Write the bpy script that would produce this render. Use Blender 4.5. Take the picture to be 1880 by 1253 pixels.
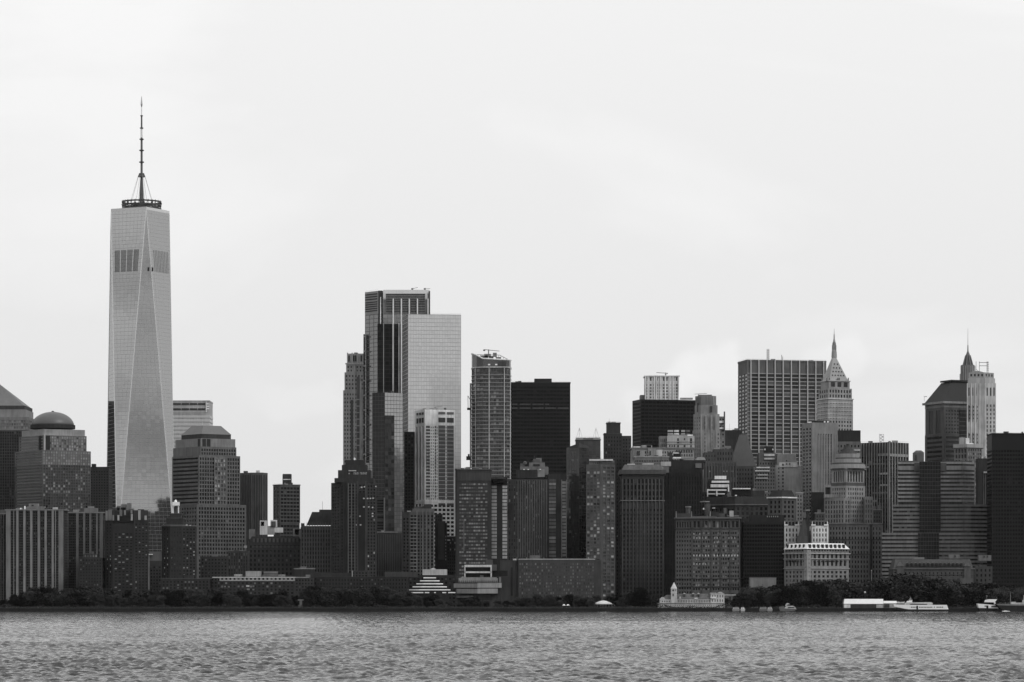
import bpy, math, random
import numpy as np
from mathutils import Vector

R = random.Random(7)
S = bpy.context.scene
COL = S.collection
for o in list(bpy.data.objects):
    bpy.data.objects.remove(o)

# ------------------------------------------------------------------ camera
F = 6300.0      # focal length in photograph pixels (1880 wide)
HC = 9.5        # camera height above the water
HY = 1100.0     # row of the horizon
cam = bpy.data.cameras.new('camera')
cam.sensor_width = 36.0
cam.lens = 36.0 * F / 1880.0
cam.shift_y = (HY - 626.5) / 1880.0
cam.clip_start = 1.0
cam.clip_end = 120000.0
co = bpy.data.objects.new('camera', cam)
COL.objects.link(co)
co.location = (0, 0, HC)
co.rotation_euler = (math.radians(90), 0, 0)
S.camera = co

# ------------------------------------------------------------------ world
SUN_EL, SUN_AZ = math.radians(44), math.radians(52)    # azimuth measured to the right of straight behind the camera
w = bpy.data.worlds.new('World')
S.world = w
w.use_nodes = True
nt = w.node_tree
for n in list(nt.nodes):
    nt.nodes.remove(n)
def N(t, **k):
    n = nt.nodes.new(t)
    for a, v in k.items():
        setattr(n, a, v)
    return n
L = lambda a, b: nt.links.new(a, b)
out = N('ShaderNodeOutputWorld')
bg = N('ShaderNodeBackground')
bg.inputs['Strength'].default_value = 0.1
sky = N('ShaderNodeTexSky', sky_type='NISHITA')
sky.sun_disc = False
sky.sun_elevation = SUN_EL
sky.sun_rotation = math.pi - SUN_AZ
sky.air_density = 1.0
sky.dust_density = 3.0
bw = N('ShaderNodeRGBToBW')
L(sky.outputs[0], bw.inputs[0])
tc = N('ShaderNodeTexCoord')
sep = N('ShaderNodeSeparateXYZ')
L(tc.outputs['Generated'], sep.inputs[0])
grad = N('ShaderNodeMapRange')          # overcast: paler high up, a little greyer towards the horizon
grad.inputs['From Min'].default_value = 0.0
grad.inputs['From Max'].default_value = 0.17
grad.inputs['To Min'].default_value = 8.15
grad.inputs['To Max'].default_value = 9.65
L(sep.outputs['Z'], grad.inputs['Value'])
mp = N('ShaderNodeMapping')
mp.inputs['Scale'].default_value = (1.0, 1.0, 3.2)
L(tc.outputs['Generated'], mp.inputs['Vector'])
nz = N('ShaderNodeTexNoise')
nz.inputs['Scale'].default_value = 5.5
nz.inputs['Detail'].default_value = 7.0
nz.inputs['Roughness'].default_value = 0.52
nz.inputs['Distortion'].default_value = 0.5
L(mp.outputs[0], nz.inputs['Vector'])
cl = N('ShaderNodeMapRange')
cl.inputs['From Min'].default_value = 0.50
cl.inputs['From Max'].default_value = 0.64
cl.inputs['To Min'].default_value = -0.08
cl.inputs['To Max'].default_value = 0.50
L(nz.outputs['Fac'], cl.inputs['Value'])
ad = N('ShaderNodeMath', operation='ADD')
L(grad.outputs[0], ad.inputs[0]); L(cl.outputs[0], ad.inputs[1])
def cloudbank(px, py, wx, wy, amt, prev):
    # a soft cloud bank in the sky: px, py only give its bearing and height above the horizon
    d = Vector(((px - 940) / F, 1.0, (HY - py) / F)).normalized()
    sb = N('ShaderNodeVectorMath', operation='SUBTRACT'); sb.inputs[1].default_value = d
    L(tc.outputs['Generated'], sb.inputs[0])
    nd = N('ShaderNodeTexNoise'); nd.inputs['Scale'].default_value = 30; nd.inputs['Detail'].default_value = 6
    L(tc.outputs['Generated'], nd.inputs['Vector'])
    ns = N('ShaderNodeVectorMath', operation='MULTIPLY_ADD'); ns.inputs[1].default_value = (.060, .060, .042); L(nd.outputs['Color'], ns.inputs[0]); L(sb.outputs[0], ns.inputs[2])
    of = N('ShaderNodeVectorMath', operation='SUBTRACT'); of.inputs[1].default_value = (.030, .030, .021); L(ns.outputs[0], of.inputs[0])
    sc_ = N('ShaderNodeVectorMath', operation='MULTIPLY'); sc_.inputs[1].default_value = (F / wx, F / wx * .3, F / wy); L(of.outputs[0], sc_.inputs[0])
    ln = N('ShaderNodeVectorMath', operation='LENGTH'); L(sc_.outputs[0], ln.inputs[0])
    mr = N('ShaderNodeMapRange', interpolation_type='SMOOTHSTEP'); mr.inputs['From Min'].default_value = 1.2; mr.inputs['From Max'].default_value = .55
    mr.inputs['To Min'].default_value = 0; mr.inputs['To Max'].default_value = amt; L(ln.outputs['Value'], mr.inputs['Value'])
    a2 = N('ShaderNodeMath', operation='ADD'); L(prev.outputs[0], a2.inputs[0]); L(mr.outputs[0], a2.inputs[1]); return a2
ad = cloudbank(1310, 690, 75, 58, .70, ad)
ad = cloudbank(1215, 710, 70, 40, .40, ad)
ad = cloudbank(1545, 680, 70, 48, .45, ad)
ad = cloudbank(560, 740, 90, 38, .32, ad)
bk = N('ShaderNodeMapRange'); bk.inputs['From Min'].default_value = .35; bk.inputs['From Max'].default_value = -.25; bk.inputs['To Min'].default_value = 0.0; bk.inputs['To Max'].default_value = 1.0
L(sep.outputs['Y'], bk.inputs['Value'])
mp2 = N('ShaderNodeMapping'); mp2.inputs['Scale'].default_value = (1.0, 1.0, 3.4); L(tc.outputs['Generated'], mp2.inputs['Vector'])
nb = N('ShaderNodeTexNoise'); nb.inputs['Scale'].default_value = 6.0; nb.inputs['Detail'].default_value = 6.0; nb.inputs['Roughness'].default_value = .5; L(mp2.outputs[0], nb.inputs['Vector'])
nm = N('ShaderNodeMapRange', interpolation_type='SMOOTHSTEP'); nm.inputs['From Min'].default_value = .40; nm.inputs['From Max'].default_value = .58; nm.inputs['To Min'].default_value = -4.0; nm.inputs['To Max'].default_value = .9  # cloud contrast added behind the camera for the glass to mirror
L(nb.outputs['Fac'], nm.inputs['Value'])
ml_ = N('ShaderNodeMath', operation='MULTIPLY'); L(bk.outputs[0], ml_.inputs[0]); L(nm.outputs[0], ml_.inputs[1])
a3 = N('ShaderNodeMath', operation='ADD'); L(ad.outputs[0], a3.inputs[0]); L(ml_.outputs[0], a3.inputs[1]); ad = a3
mx = N('ShaderNodeMix', data_type='FLOAT')
mx.inputs[0].default_value = 0.90
L(bw.outputs[0], mx.inputs[2]); L(ad.outputs[0], mx.inputs[3])
L(mx.outputs[0], bg.inputs['Color'])
L(bg.outputs[0], out.inputs[0])

sun = bpy.data.lights.new('sun', 'SUN')
sun.energy = 1.15
sun.angle = math.radians(10)
sun.color = (1, 1, 1)
so = bpy.data.objects.new('sun', sun)
COL.objects.link(so)
sd = Vector((math.sin(SUN_AZ) * math.cos(SUN_EL), -math.cos(SUN_AZ) * math.cos(SUN_EL), math.sin(SUN_EL)))
so.rotation_euler = sd.to_track_quat('Z', 'Y').to_euler()
so.location = (600, -300, 900)

S.view_settings.view_transform = 'Standard'
S.view_settings.look = 'None'
S.view_settings.exposure = 0.0
S.view_settings.gamma = 1.0
S.view_settings.use_curve_mapping = False
S.render.engine = 'CYCLES'
S.cycles.max_bounces = 6
S.cycles.diffuse_bounces = 2
S.cycles.glossy_bounces = 4

# ------------------------------------------------------------------ materials (a black and white scene: all greys)
def lin(g):
    c = g / 255.0
    return c / 12.92 if c <= 0.04045 else ((c + 0.055) / 1.055) ** 2.4
_mc = {}
def newmat(name):
    m = bpy.data.materials.new(name)
    m.use_nodes = True
    t = m.node_tree
    b = t.nodes['Principled BSDF']
    return m, t, b
KA = 0.58
def W(g, rough=0.85, var=0.22, spec=0.15, streak=True):
    """stone, concrete, brick or metal; g = the grey it shows when lit like the photograph"""
    k = ('w', g, rough, var, spec, streak)
    if k in _mc: return _mc[k]
    m, t, b = newmat('facing_%d' % g)
    a = min(0.85, lin(g) / KA)
    tcn = t.nodes.new('ShaderNodeTexCoord')
    n1 = t.nodes.new('ShaderNodeTexNoise'); n1.inputs['Scale'].default_value = 0.09; n1.inputs['Detail'].default_value = 4
    mpn = t.nodes.new('ShaderNodeMapping'); mpn.inputs['Scale'].default_value = (1.0, 1.0, 0.12) if streak else (1, 1, 1)
    n2 = t.nodes.new('ShaderNodeTexNoise'); n2.inputs['Scale'].default_value = 0.7; n2.inputs['Detail'].default_value = 5
    t.links.new(tcn.outputs['Object'], n1.inputs['Vector'])
    t.links.new(tcn.outputs['Object'], mpn.inputs['Vector'])
    t.links.new(mpn.outputs[0], n2.inputs['Vector'])
    s = t.nodes.new('ShaderNodeMath'); s.operation = 'ADD'
    t.links.new(n1.outputs['Fac'], s.inputs[0]); t.links.new(n2.outputs['Fac'], s.inputs[1])
    mr = t.nodes.new('ShaderNodeMapRange')
    mr.inputs['From Min'].default_value = 0.6; mr.inputs['From Max'].default_value = 1.4
    mr.inputs['To Min'].default_value = a * (1 - 1.6 * var); mr.inputs['To Max'].default_value = a * (1 + 1.6 * var)
    t.links.new(s.outputs[0], mr.inputs['Value'])
    t.links.new(mr.outputs[0], b.inputs['Base Color'])
    b.inputs['Roughness'].default_value = rough
    b.inputs['Specular IOR Level'].default_value = spec
    _mc[k] = m
    return m
def GL(lo, hi, frac=0.0, light=0.3, f0=0.02, tilt=0.02, rough=0.05):
    """window glass: every pane its own tone (blinds, curtains, rooms) and its own slight tilt"""
    k = ('g', lo, hi, frac, light, f0, tilt, rough)
    if k in _mc: return _mc[k]
    m, t, b = newmat('glass_%03d' % len(_mc))
    g = t.nodes.new('ShaderNodeNewGeometry')
    r = t.nodes.new('ShaderNodeValToRGB')
    r.color_ramp.interpolation = 'LINEAR'
    e = r.color_ramp.elements
    e[0].position = 0.0; e[0].color = (lo, lo, lo, 1)
    e[1].position = max(0.01, 1.0 - frac - 0.002) if frac > 0 else 1.0; e[1].color = (hi, hi, hi, 1)
    if frac > 0:
        q = e.new(1.0 - frac); q.color = (light * .45, light * .45, light * .45, 1)
        q = e.new(1.0); q.color = (light, light, light, 1)
    if frac > 0:     # neighbouring rooms tend to share blinds and light
        tq = t.nodes.new('ShaderNodeTexCoord'); nq = t.nodes.new('ShaderNodeTexNoise'); nq.inputs['Scale'].default_value = .055; nq.inputs['Detail'].default_value = 2
        t.links.new(tq.outputs['Object'], nq.inputs['Vector'])
        ma = t.nodes.new('ShaderNodeMath'); ma.operation = 'MULTIPLY_ADD'; ma.inputs[1].default_value = 1.1; ma.inputs[2].default_value = -.55
        t.links.new(nq.outputs['Fac'], ma.inputs[0]); mb_ = t.nodes.new('ShaderNodeMath'); mb_.operation = 'ADD'; mb_.use_clamp = True
        t.links.new(ma.outputs[0], mb_.inputs[0]); t.links.new(g.outputs['Random Per Island'], mb_.inputs[1]); t.links.new(mb_.outputs[0], r.inputs[0])
    else: t.links.new(g.outputs['Random Per Island'], r.inputs[0])
    t.links.new(r.outputs[0], b.inputs['Base Color'])
    b.inputs['Roughness'].default_value = rough
    sq = math.sqrt(f0)
    b.inputs['IOR'].default_value = (1 + sq) / (1 - sq)
    if tilt > 0:
        wn = t.nodes.new('ShaderNodeTexWhiteNoise'); wn.noise_dimensions = '1D'
        t.links.new(g.outputs['Random Per Island'], wn.inputs['W'])
        s1 = t.nodes.new('ShaderNodeVectorMath'); s1.operation = 'SUBTRACT'; s1.inputs[1].default_value = (.5, .5, .5)
        t.links.new(wn.outputs['Color'], s1.inputs[0])
        s2 = t.nodes.new('ShaderNodeVectorMath'); s2.operation = 'SCALE'; s2.inputs['Scale'].default_value = tilt * 2
        t.links.new(s1.outputs[0], s2.inputs[0])
        s3 = t.nodes.new('ShaderNodeVectorMath'); s3.operation = 'ADD'
        t.links.new(g.outputs['Normal'], s3.inputs[0]); t.links.new(s2.outputs[0], s3.inputs[1])
        s4 = t.nodes.new('ShaderNodeVectorMath'); s4.operation = 'NORMALIZE'
        t.links.new(s3.outputs[0], s4.inputs[0])
        t.links.new(s4.outputs[0], b.inputs['Normal'])
    _mc[k] = m
    return m
GD = GL(.004, .012, .05, .09, .008)           # dark office glass
GK = GL(.003, .006, 0, .05, .004)             # near black openings
GM = GL(.008, .035, .10, .16, .02)            # ordinary mixed windows
GR = GL(.004, .012, .10, .50, .008)           # flats: mostly dark, a few pale blinds
GR2 = GL(.004, .012, .26, .55, .008)          # flats with many pale blinds
GP = GL(.12, .34, 0, .3, .04)                 # panes with the mirrored sky put into a pale colour
METAL = W(52, .5, .1, .4, False)
DARK = W(38, .7, .1, .15, False)
ROOF = W(74, .9, .2, .1, False)
ROOFL = W(185, .9, .12, .1, False)

# ------------------------------------------------------------------ geometry helpers
def X(px, Y): return (px - 940.0) / F * Y
def ZZ(py, Y): return HC + (HY - py) * Y / F
GZ = 2.6
class MB:
    def __init__(s): s.v = []; s.f = []; s.mi = []
    def face(s, pts, m=0):
        i = len(s.v); s.v.extend(pts); s.f.append(tuple(range(i, i + len(pts)))); s.mi.append(m)
    def prism(s, poly, z0, z1, top=None, bottom=False, m=0):
        t = top or poly; n = len(poly); i = len(s.v)
        s.v.extend([(p[0], p[1], z0) for p in poly]); s.v.extend([(p[0], p[1], z1) for p in t])
        for k in range(n):
            j = (k + 1) % n
            s.f.append((i + k, i + j, i + n + j, i + n + k)); s.mi.append(m)
        s.f.append(tuple(i + n + k for k in range(n))); s.mi.append(m)
        s.f.append(tuple(i + n - 1 - k for k in range(n))); s.mi.append(m)
    def box(s, x0, x1, y0, y1, z0, z1): s.prism([(x0, y0), (x1, y0), (x1, y1), (x0, y1)], z0, z1)
    def tube(s, a, b, r0, r1=None, n=6):
        a = Vector(a); b = Vector(b); r1 = r0 if r1 is None else r1
        d = (b - a).normalized(); u = d.orthogonal().normalized(); v = d.cross(u); i = len(s.v)
        for k in range(n):
            q = 2 * math.pi * k / n; s.v.append(tuple(a + (u * math.cos(q) + v * math.sin(q)) * r0))
        for k in range(n):
            q = 2 * math.pi * k / n; s.v.append(tuple(b + (u * math.cos(q) + v * math.sin(q)) * r1))
        for k in range(n):
            j = (k + 1) % n; s.f.append((i + k, i + j, i + n + j, i + n + k)); s.mi.append(0)
        s.f.append(tuple(i + n - 1 - k for k in range(n))); s.mi.append(0)
        s.f.append(tuple(i + n + k for k in range(n))); s.mi.append(0)
    def lathe(s, cx, cy, prof, n=20):
        i = len(s.v)
        for r, z in prof:
            for k in range(n):
                q = 2 * math.pi * k / n; s.v.append((cx + r * math.cos(q), cy + r * math.sin(q), z))
        for a in range(len(prof) - 1):
            for k in range(n):
                j = (k + 1) % n
                s.f.append((i + a * n + k, i + a * n + j, i + (a + 1) * n + j, i + (a + 1) * n + k)); s.mi.append(0)
        m = (len(prof) - 1) * n
        s.f.append(tuple(i + m + k for k in range(n))); s.mi.append(0)
        s.f.append(tuple(i + n - 1 - k for k in range(n))); s.mi.append(0)
    def build(s, name, mat, root=None, kind=None, smooth=False):
        if not s.f: return None
        me = bpy.data.meshes.new(name)
        if root is not None:
            ox, oy, oz = root.location
            vs = [(a - ox, b - oy, c - oz) for a, b, c in s.v]
        else: vs = s.v
        me.from_pydata(vs, [], s.f)
        for mm in (mat if isinstance(mat, (list, tuple)) else [mat]): me.materials.append(mm)
        if any(s.mi): me.polygons.foreach_set('material_index', s.mi)
        if smooth: me.shade_smooth()
        ob = bpy.data.objects.new(name, me); COL.objects.link(ob)
        if root is not None: ob.parent = root
        if kind: ob['kind'] = kind
        return ob

class G:
    """window grid on one wall; sizes in photograph pixels"""
    def __init__(s, cw, ch, fw=.6, fh=.6, gl=None, top=3, bot=0, side=1, dep=.5, vo=.5):
        s.cw, s.ch, s.fw, s.fh, s.gl, s.top, s.bot, s.side, s.dep, s.vo = cw, ch, fw, fh, gl or GM, top, bot, side, dep, vo
def facade(wm, gm, p0, p1, z0, z1, g):
    dx, dy = p1[0] - p0[0], p1[1] - p0[1]; Ln = math.hypot(dx, dy)
    Y = (p0[1] + p1[1]) / 2; px = Y / F
    proj = abs(X_px(p1) - X_px(p0))
    if Ln < .5 or z1 - z0 < .5: 
        wm.face([(p0[0], p0[1], z0), (p1[0], p1[1], z0), (p1[0], p1[1], z1), (p0[0], p0[1], z1)]); return
    sc = Ln / max(proj, 1e-3)          # metres of wall per photo pixel
    if proj < 0.35 * Ln / px: sc = px    # steep walls: use true size instead
    ux, uy = dx / Ln, dy / Ln; nx, ny = uy, -ux
    ms = min(g.side * sc, Ln * .2); mt = g.top * px; mb = g.bot * px
    if mt + mb > (z1 - z0) * .9: mt = mb = 0
    fw = Ln - 2 * ms; fhh = z1 - z0 - mt - mb
    nc = max(1, round(fw / (g.cw * sc))); nr = max(1, round(fhh / (g.ch * px)))
    cw = fw / nc; ch = fhh / nr
    a = cw * g.fw; h = ch * g.fh; lo = (ch - h) * g.vo; d = g.dep
    P = lambda u, z, q=0.0: (p0[0] + ux * u - nx * q, p0[1] + uy * u - ny * q, z)
    zf = z0 + mb; zt = z1 - mt
    def q(u0, u1, a0, a1):
        if u1 - u0 > 1e-4 and a1 - a0 > 1e-4: wm.face([P(u0, a0), P(u1, a0), P(u1, a1), P(u0, a1)])
    q(0, Ln, z0, zf); q(0, Ln, zt, z1); q(0, ms, zf, zt); q(Ln - ms, Ln, zf, zt)
    gap = (cw - a) / 2
    V, Fc = wm.v, wm.f
    for c in range(nc):
        u0 = ms + c * cw + gap; u1 = u0 + a
        if c == 0: q(ms, u0, zf, zt)
        q(u1, (u1 + 2 * gap) if c < nc - 1 else Ln - ms, zf, zt)
        zp = zf
        for r in range(nr):
            a0 = zf + r * ch + lo; a1 = a0 + h
            q(u0, u1, zp, a0); zp = a1
            i = len(V)
            V.extend((P(u0, a0), P(u1, a0), P(u1, a1), P(u0, a1), P(u0, a0, d), P(u1, a0, d), P(u1, a1, d), P(u0, a1, d)))
            Fc.extend(((i, i + 1, i + 5, i + 4), (i + 1, i + 2, i + 6, i + 5), (i + 2, i + 3, i + 7, i + 6), (i + 3, i, i + 4, i + 7)))
            wm.mi.extend((0, 0, 0, 0))
            gm.face([P(u0, a0, d), P(u1, a0, d), P(u1, a1, d), P(u0, a1, d)])
        q(u0, u1, zp, zt)
def X_px(p): return 940 + p[0] / p[1] * F

def corner(l, c, r, Y, phi=None):
    """footprint with its corner c nearest: vertices left, corner, right, back"""
    xl = X(c, Y) - X(l, Y); xr = X(r, Y) - X(c, Y)
    ph = math.radians(phi) if phi else math.atan2(xl, xr)
    wl = xl / math.sin(ph); wr = xr / math.cos(ph)
    C_ = (X(c, Y), Y); A = (C_[0] - xl, Y + wl * math.cos(ph)); B = (C_[0] + xr, Y + wr * math.sin(ph))
    # keep the drawn width although the far ends are farther off
    A = (X(l, A[1]), A[1]); B = (X(r, B[1]), B[1])
    return [A, C_, B, (A[0] + B[0] - C_[0], A[1] + B[1] - C_[1])]
def flat(l, r, Y, D): return [(X(l, Y), Y), (X(r, Y), Y), (X(r, Y), Y + D), (X(l, Y), Y + D)]
def outset(poly, d):
    n = len(poly); res = []
    for i in range(n):
        a, b, c = poly[i - 1], poly[i], poly[(i + 1) % n]
        def nn(p, q):
            L_ = math.hypot(q[0] - p[0], q[1] - p[1]); return ((q[1] - p[1]) / L_, -(q[0] - p[0]) / L_)
        n1, n2 = nn(a, b), nn(b, c)
        k = 1 + n1[0] * n2[0] + n1[1] * n2[1]
        res.append((b[0] + (n1[0] + n2[0]) * d / k, b[1] + (n1[1] + n2[1]) * d / k))
    return res
def shrink(poly, f, fy=None):
    cx = sum(p[0] for p in poly) / len(poly); cy = sum(p[1] for p in poly) / len(poly); fy = f if fy is None else fy
    return [(cx + (p[0] - cx) * f, cy + (p[1] - cy) * fy) for p in poly]

ALLB = []
class Bld:
    def __init__(s, name, label, cat, px, Y, group=None, z=GZ):
        s.r = bpy.data.objects.new(name, None); COL.objects.link(s.r)
        s.r.location = (X(px, Y), Y, z); s.r.empty_display_size = 5
        s.r['label'] = label; s.r['category'] = cat
        if group: s.r['group'] = group
        s.Y = Y; s.name = name; ALLB.append(s); s.ext = []
    def z(s, y, Y=None): return GZ if y is None else ZZ(y, Y or s.Y)
    def tier(s, poly, yt, yb, wall, g=None, cap=None, name='wall', wname='window_grid', par=0.0):
        Y = min(p[1] for p in poly); z1 = s.z(yt, Y); z0 = s.z(yb, Y)
        s.ext.append((poly, z0, z1))
        wm, gm = MB(), {}
        n = len(poly)
        for i in range(n):
            p0, p1 = poly[i], poly[(i + 1) % n]
            sp = g.get(i) if isinstance(g, dict) else g
            dx, dy = p1[0] - p0[0], p1[1] - p0[1]; Ln = math.hypot(dx, dy)
            ny = -dx / Ln
            if sp and ny < 0.3:
                facade(wm, gm.setdefault(sp.gl, MB()), p0, p1, z0, z1, sp)
            else:
                wm.face([(p0[0], p0[1], z0), (p1[0], p1[1], z0), (p1[0], p1[1], z1), (p0[0], p0[1], z1)])
        s.last = (poly, z0, z1)
        o = wm.build(name, wall, s.r)
        for m, q in gm.items(): q.build(wname, m, s.r, 'stuff')
        rm = MB(); rm.face([(p[0], p[1], z1 - .02) for p in poly]); rm.build('roof', cap or ROOF, s.r)
        if par:
            pm = MB(); pm.prism(outset(poly, .35), z1 - par, z1 + .3)
            pm.build('parapet', wall, s.r)
        return o
    def prism(s, name, poly, yt, yb, mat, top=None, Y=None, kind=None):
        Y = Y or min(p[1] for p in poly); m = MB(); m.prism(poly, s.z(yb, Y), s.z(yt, Y), top); return m.build(name, mat, s.r, kind)
    def sub(s, child, parent):
        kids = [o for o in s.r.children if o.name.split('.')[0] == child]; par = [o for o in s.r.children if o.name.split('.')[0] == parent]
        for k in kids:
            if par: k.parent = par[0]
    def blk(s, name, l, r, yt, yb, mat, Y=None, D=8, g=None):
        Y = Y or s.Y + 3
        if g:
            return s.tier(flat(l, r, Y, D), yt, yb, mat, g)
        return s.prism(name, flat(l, r, Y, D), yt, yb, mat)
    def bands(s, name, poly, ys, h, mat, o=.4):
        """horizontal bands, each a part; ys = top rows, h in pixels"""
        Y = min(p[1] for p in poly); pp = outset(poly, o)
        for y in ys:
            m = MB(); m.prism(pp, s.z(y + h, Y), s.z(y, Y)); m.build(name, mat, s.r)
    def fins(s, name, p0, p1, fr, wpx, proud, yt, yb, mat, one=False):
        Y = min(p0[1], p1[1]); dx, dy = p1[0] - p0[0], p1[1] - p0[1]; Ln = math.hypot(dx, dy)
        ux, uy = dx / Ln, dy / Ln; nx, ny = uy, -ux; hw = wpx * Y / F / 2
        m = MB()
        for f in fr:
            c = f * Ln
            pl = [(p0[0] + ux * (c - hw) + nx * proud, p0[1] + uy * (c - hw) + ny * proud), (p0[0] + ux * (c + hw) + nx * proud, p0[1] + uy * (c + hw) + ny * proud),
                  (p0[0] + ux * (c + hw) - nx * .2, p0[1] + uy * (c + hw) - ny * .2), (p0[0] + ux * (c - hw) - nx * .2, p0[1] + uy * (c - hw) - ny * .2)]
            m.prism(pl, s.z(yb, Y), s.z(yt, Y))
            if not one: m.build(name, mat, s.r); m = MB()
        if one: m.build(name, mat, s.r, 'stuff')
    def panel(s, name, l, r, yt, yb, mat, Y, t=.25):
        """thin slab standing t proud of a frontal wall at Y"""
        m = MB(); m.box(X(l, Y), X(r, Y), Y - t, Y + .1, s.z(yb, Y), s.z(yt, Y)); return m.build(name, mat, s.r)
    def pole(s, name, px, yt, yb, r, mat, Y=None, r1=None):
        Y = Y or s.Y + 5; m = MB(); m.tube((X(px, Y), Y, s.z(yb, Y)), (X(px, Y), Y, s.z(yt, Y)), r, r1); return m.build(name, mat, s.r)
    def lathe(s, name, px, Y, prof, mat, n=24, smooth=False):
        m = MB(); m.lathe(X(px, Y), Y, [(r * Y / F, s.z(y, Y)) for r, y in prof], n); return m.build(name, mat, s.r, smooth=smooth)
def frac(n, a=0.0, b=1.0): return [a + (b - a) * i / (n - 1) for i in range(n)]
def rows(a, b, st):
    r = []; y = a
    while y < b: r.append(y); y += st
    return r

HAZE = 4.0e-6
# ------------------------------------------------------------------ water
RIP = (.75, .6)
def make_water():
    ys = [350.0]
    while ys[-1] < 2604:
        y = ys[-1]; ys.append(y + max(0.34, y * 0.00135))
    ys[-1] = 2604.0
    ys = np.array(ys); nr = len(ys); nc = 740
    t = np.linspace(-1, 1, nc)
    XX = t[None, :] * (ys[:, None] * 0.180 + 30); YY = np.repeat(ys[:, None], nc, 1)
    Z = np.zeros_like(XX)
    rg = np.random.RandomState(3)
    wind = math.radians(-72)
    dxs = (XX[:, 1] - XX[:, 0])[:, None]; dys = np.gradient(ys)[:, None]
    for i in range(110):
        lam = 0.9 * (5.5 / 0.9) ** rg.rand(); a = wind + rg.randn() * 0.62
        k = 2 * math.pi / lam; kx, ky = k * math.cos(a), k * math.sin(a)
        amp = 0.0122 * lam ** 0.60 * (0.4 + 1.2 * rg.rand())
        f = np.clip((lam * .5 - np.maximum(dxs * abs(math.cos(a)), dys * max(abs(math.sin(a)), .7))) / (lam * .16), 0, 1)
        ph = rg.rand() * 6.28
        s = np.sin(kx * XX + ky * YY + ph)
        Z += amp * f * (s + 0.25 * np.cos(2 * (kx * XX + ky * YY + ph)))
    # gusts: calmer and rougher patches
    gst = 1 + .35 * np.sin(XX * .021 + YY * .013) * np.sin(YY * .019 - XX * .008 + 1)
    Z *= gst * np.clip((2600 - YY) / 60, 0, 1)
    ed = np.clip((np.abs(t) - .93) / .07, 0, 1)[None, :]; Z = Z * (1 - ed) - .5 * ed
    v = np.stack([XX, YY, Z], -1).reshape(-1, 3).astype(np.float32)
    idx = np.arange(nr * nc).reshape(nr, nc)
    q = np.stack([idx[:-1, :-1], idx[:-1, 1:], idx[1:, 1:], idx[1:, :-1]], -1).reshape(-1, 4).astype(np.int32)
    me = bpy.data.meshes.new('water')
    me.vertices.add(len(v)); me.vertices.foreach_set('co', v.ravel())
    me.loops.add(q.size); me.loops.foreach_set('vertex_index', q.ravel())
    me.polygons.add(len(q)); me.polygons.foreach_set('loop_start', np.arange(0, q.size, 4, dtype=np.int32))
    me.update(calc_edges=True)
    me.polygons.foreach_set('use_smooth', np.ones(len(q), bool))
    m, tr, b = newmat('harbour_water')
    b.inputs['Base Color'].default_value = (.030, .030, .030, 1)
    b.inputs['Roughness'].default_value = .09
    b.inputs['IOR'].default_value = 1.34
    tcn = tr.nodes.new('ShaderNodeTexCoord')
    # fine ripples too small for the mesh: tilt the normal by noise, stronger where gusts roughen the water
    mg = tr.nodes.new('ShaderNodeMapping'); mg.inputs['Scale'].default_value = (.045, .012, 1)
    ng = tr.nodes.new('ShaderNodeTexNoise'); ng.inputs['Scale'].default_value = 1; ng.inputs['Detail'].default_value = 9; ng.inputs['Roughness'].default_value = .66
    rgm = tr.nodes.new('ShaderNodeMapRange'); rgm.inputs['From Min'].default_value = .34; rgm.inputs['From Max'].default_value = .66; rgm.inputs['To Min'].default_value = .55; rgm.inputs['To Max'].default_value = 1.7
    tr.links.new(tcn.outputs['Object'], mg.inputs[0]); tr.links.new(mg.outputs[0], ng.inputs[0]); tr.links.new(ng.outputs['Fac'], rgm.inputs[0])
    geo = tr.nodes.new('ShaderNodeNewGeometry'); cur = geo.outputs['Normal']
    for sc, amt in (((.55, .42, 1), RIP[0]), ((2.3, 1.8, 1), RIP[1])):
        mp_ = tr.nodes.new('ShaderNodeMapping'); mp_.inputs['Scale'].default_value = sc
        no = tr.nodes.new('ShaderNodeTexNoise'); no.inputs['Scale'].default_value = 1.0; no.inputs['Detail'].default_value = 3
        tr.links.new(tcn.outputs['Object'], mp_.inputs[0]); tr.links.new(mp_.outputs[0], no.inputs[0])
        sb = tr.nodes.new('ShaderNodeVectorMath'); sb.operation = 'SUBTRACT'; sb.inputs[1].default_value = (.5, .5, .5); tr.links.new(no.outputs['Color'], sb.inputs[0])
        mu = tr.nodes.new('ShaderNodeVectorMath'); mu.operation = 'MULTIPLY'; mu.inputs[1].default_value = (amt, amt, 0); tr.links.new(sb.outputs[0], mu.inputs[0])
        sc2 = tr.nodes.new('ShaderNodeVectorMath'); sc2.operation = 'SCALE'; tr.links.new(mu.outputs[0], sc2.inputs[0]); tr.links.new(rgm.outputs[0], sc2.inputs['Scale'])
        ad_ = tr.nodes.new('ShaderNodeVectorMath'); ad_.operation = 'ADD'; tr.links.new(cur, ad_.inputs[0]); tr.links.new(sc2.outputs[0], ad_.inputs[1]); cur = ad_.outputs[0]
    nn = tr.nodes.new('ShaderNodeVectorMath'); nn.operation = 'NORMALIZE'; tr.links.new(cur, nn.inputs[0]); tr.links.new(nn.outputs[0], b.inputs['Normal'])
    me.materials.append(m)
    o = bpy.data.objects.new('water', me); COL.objects.link(o); o['kind'] = 'structure'
    # calm outer water, a little lower, out to the sides and behind the camera
    mb = MB(); mb.face([(-9000, -9000, -.45), (9000, -9000, -.45), (9000, 2604, -.45), (-9000, 2604, -.45)])
    mb.build('outer_water', m, None, 'structure')
make_water()

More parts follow.
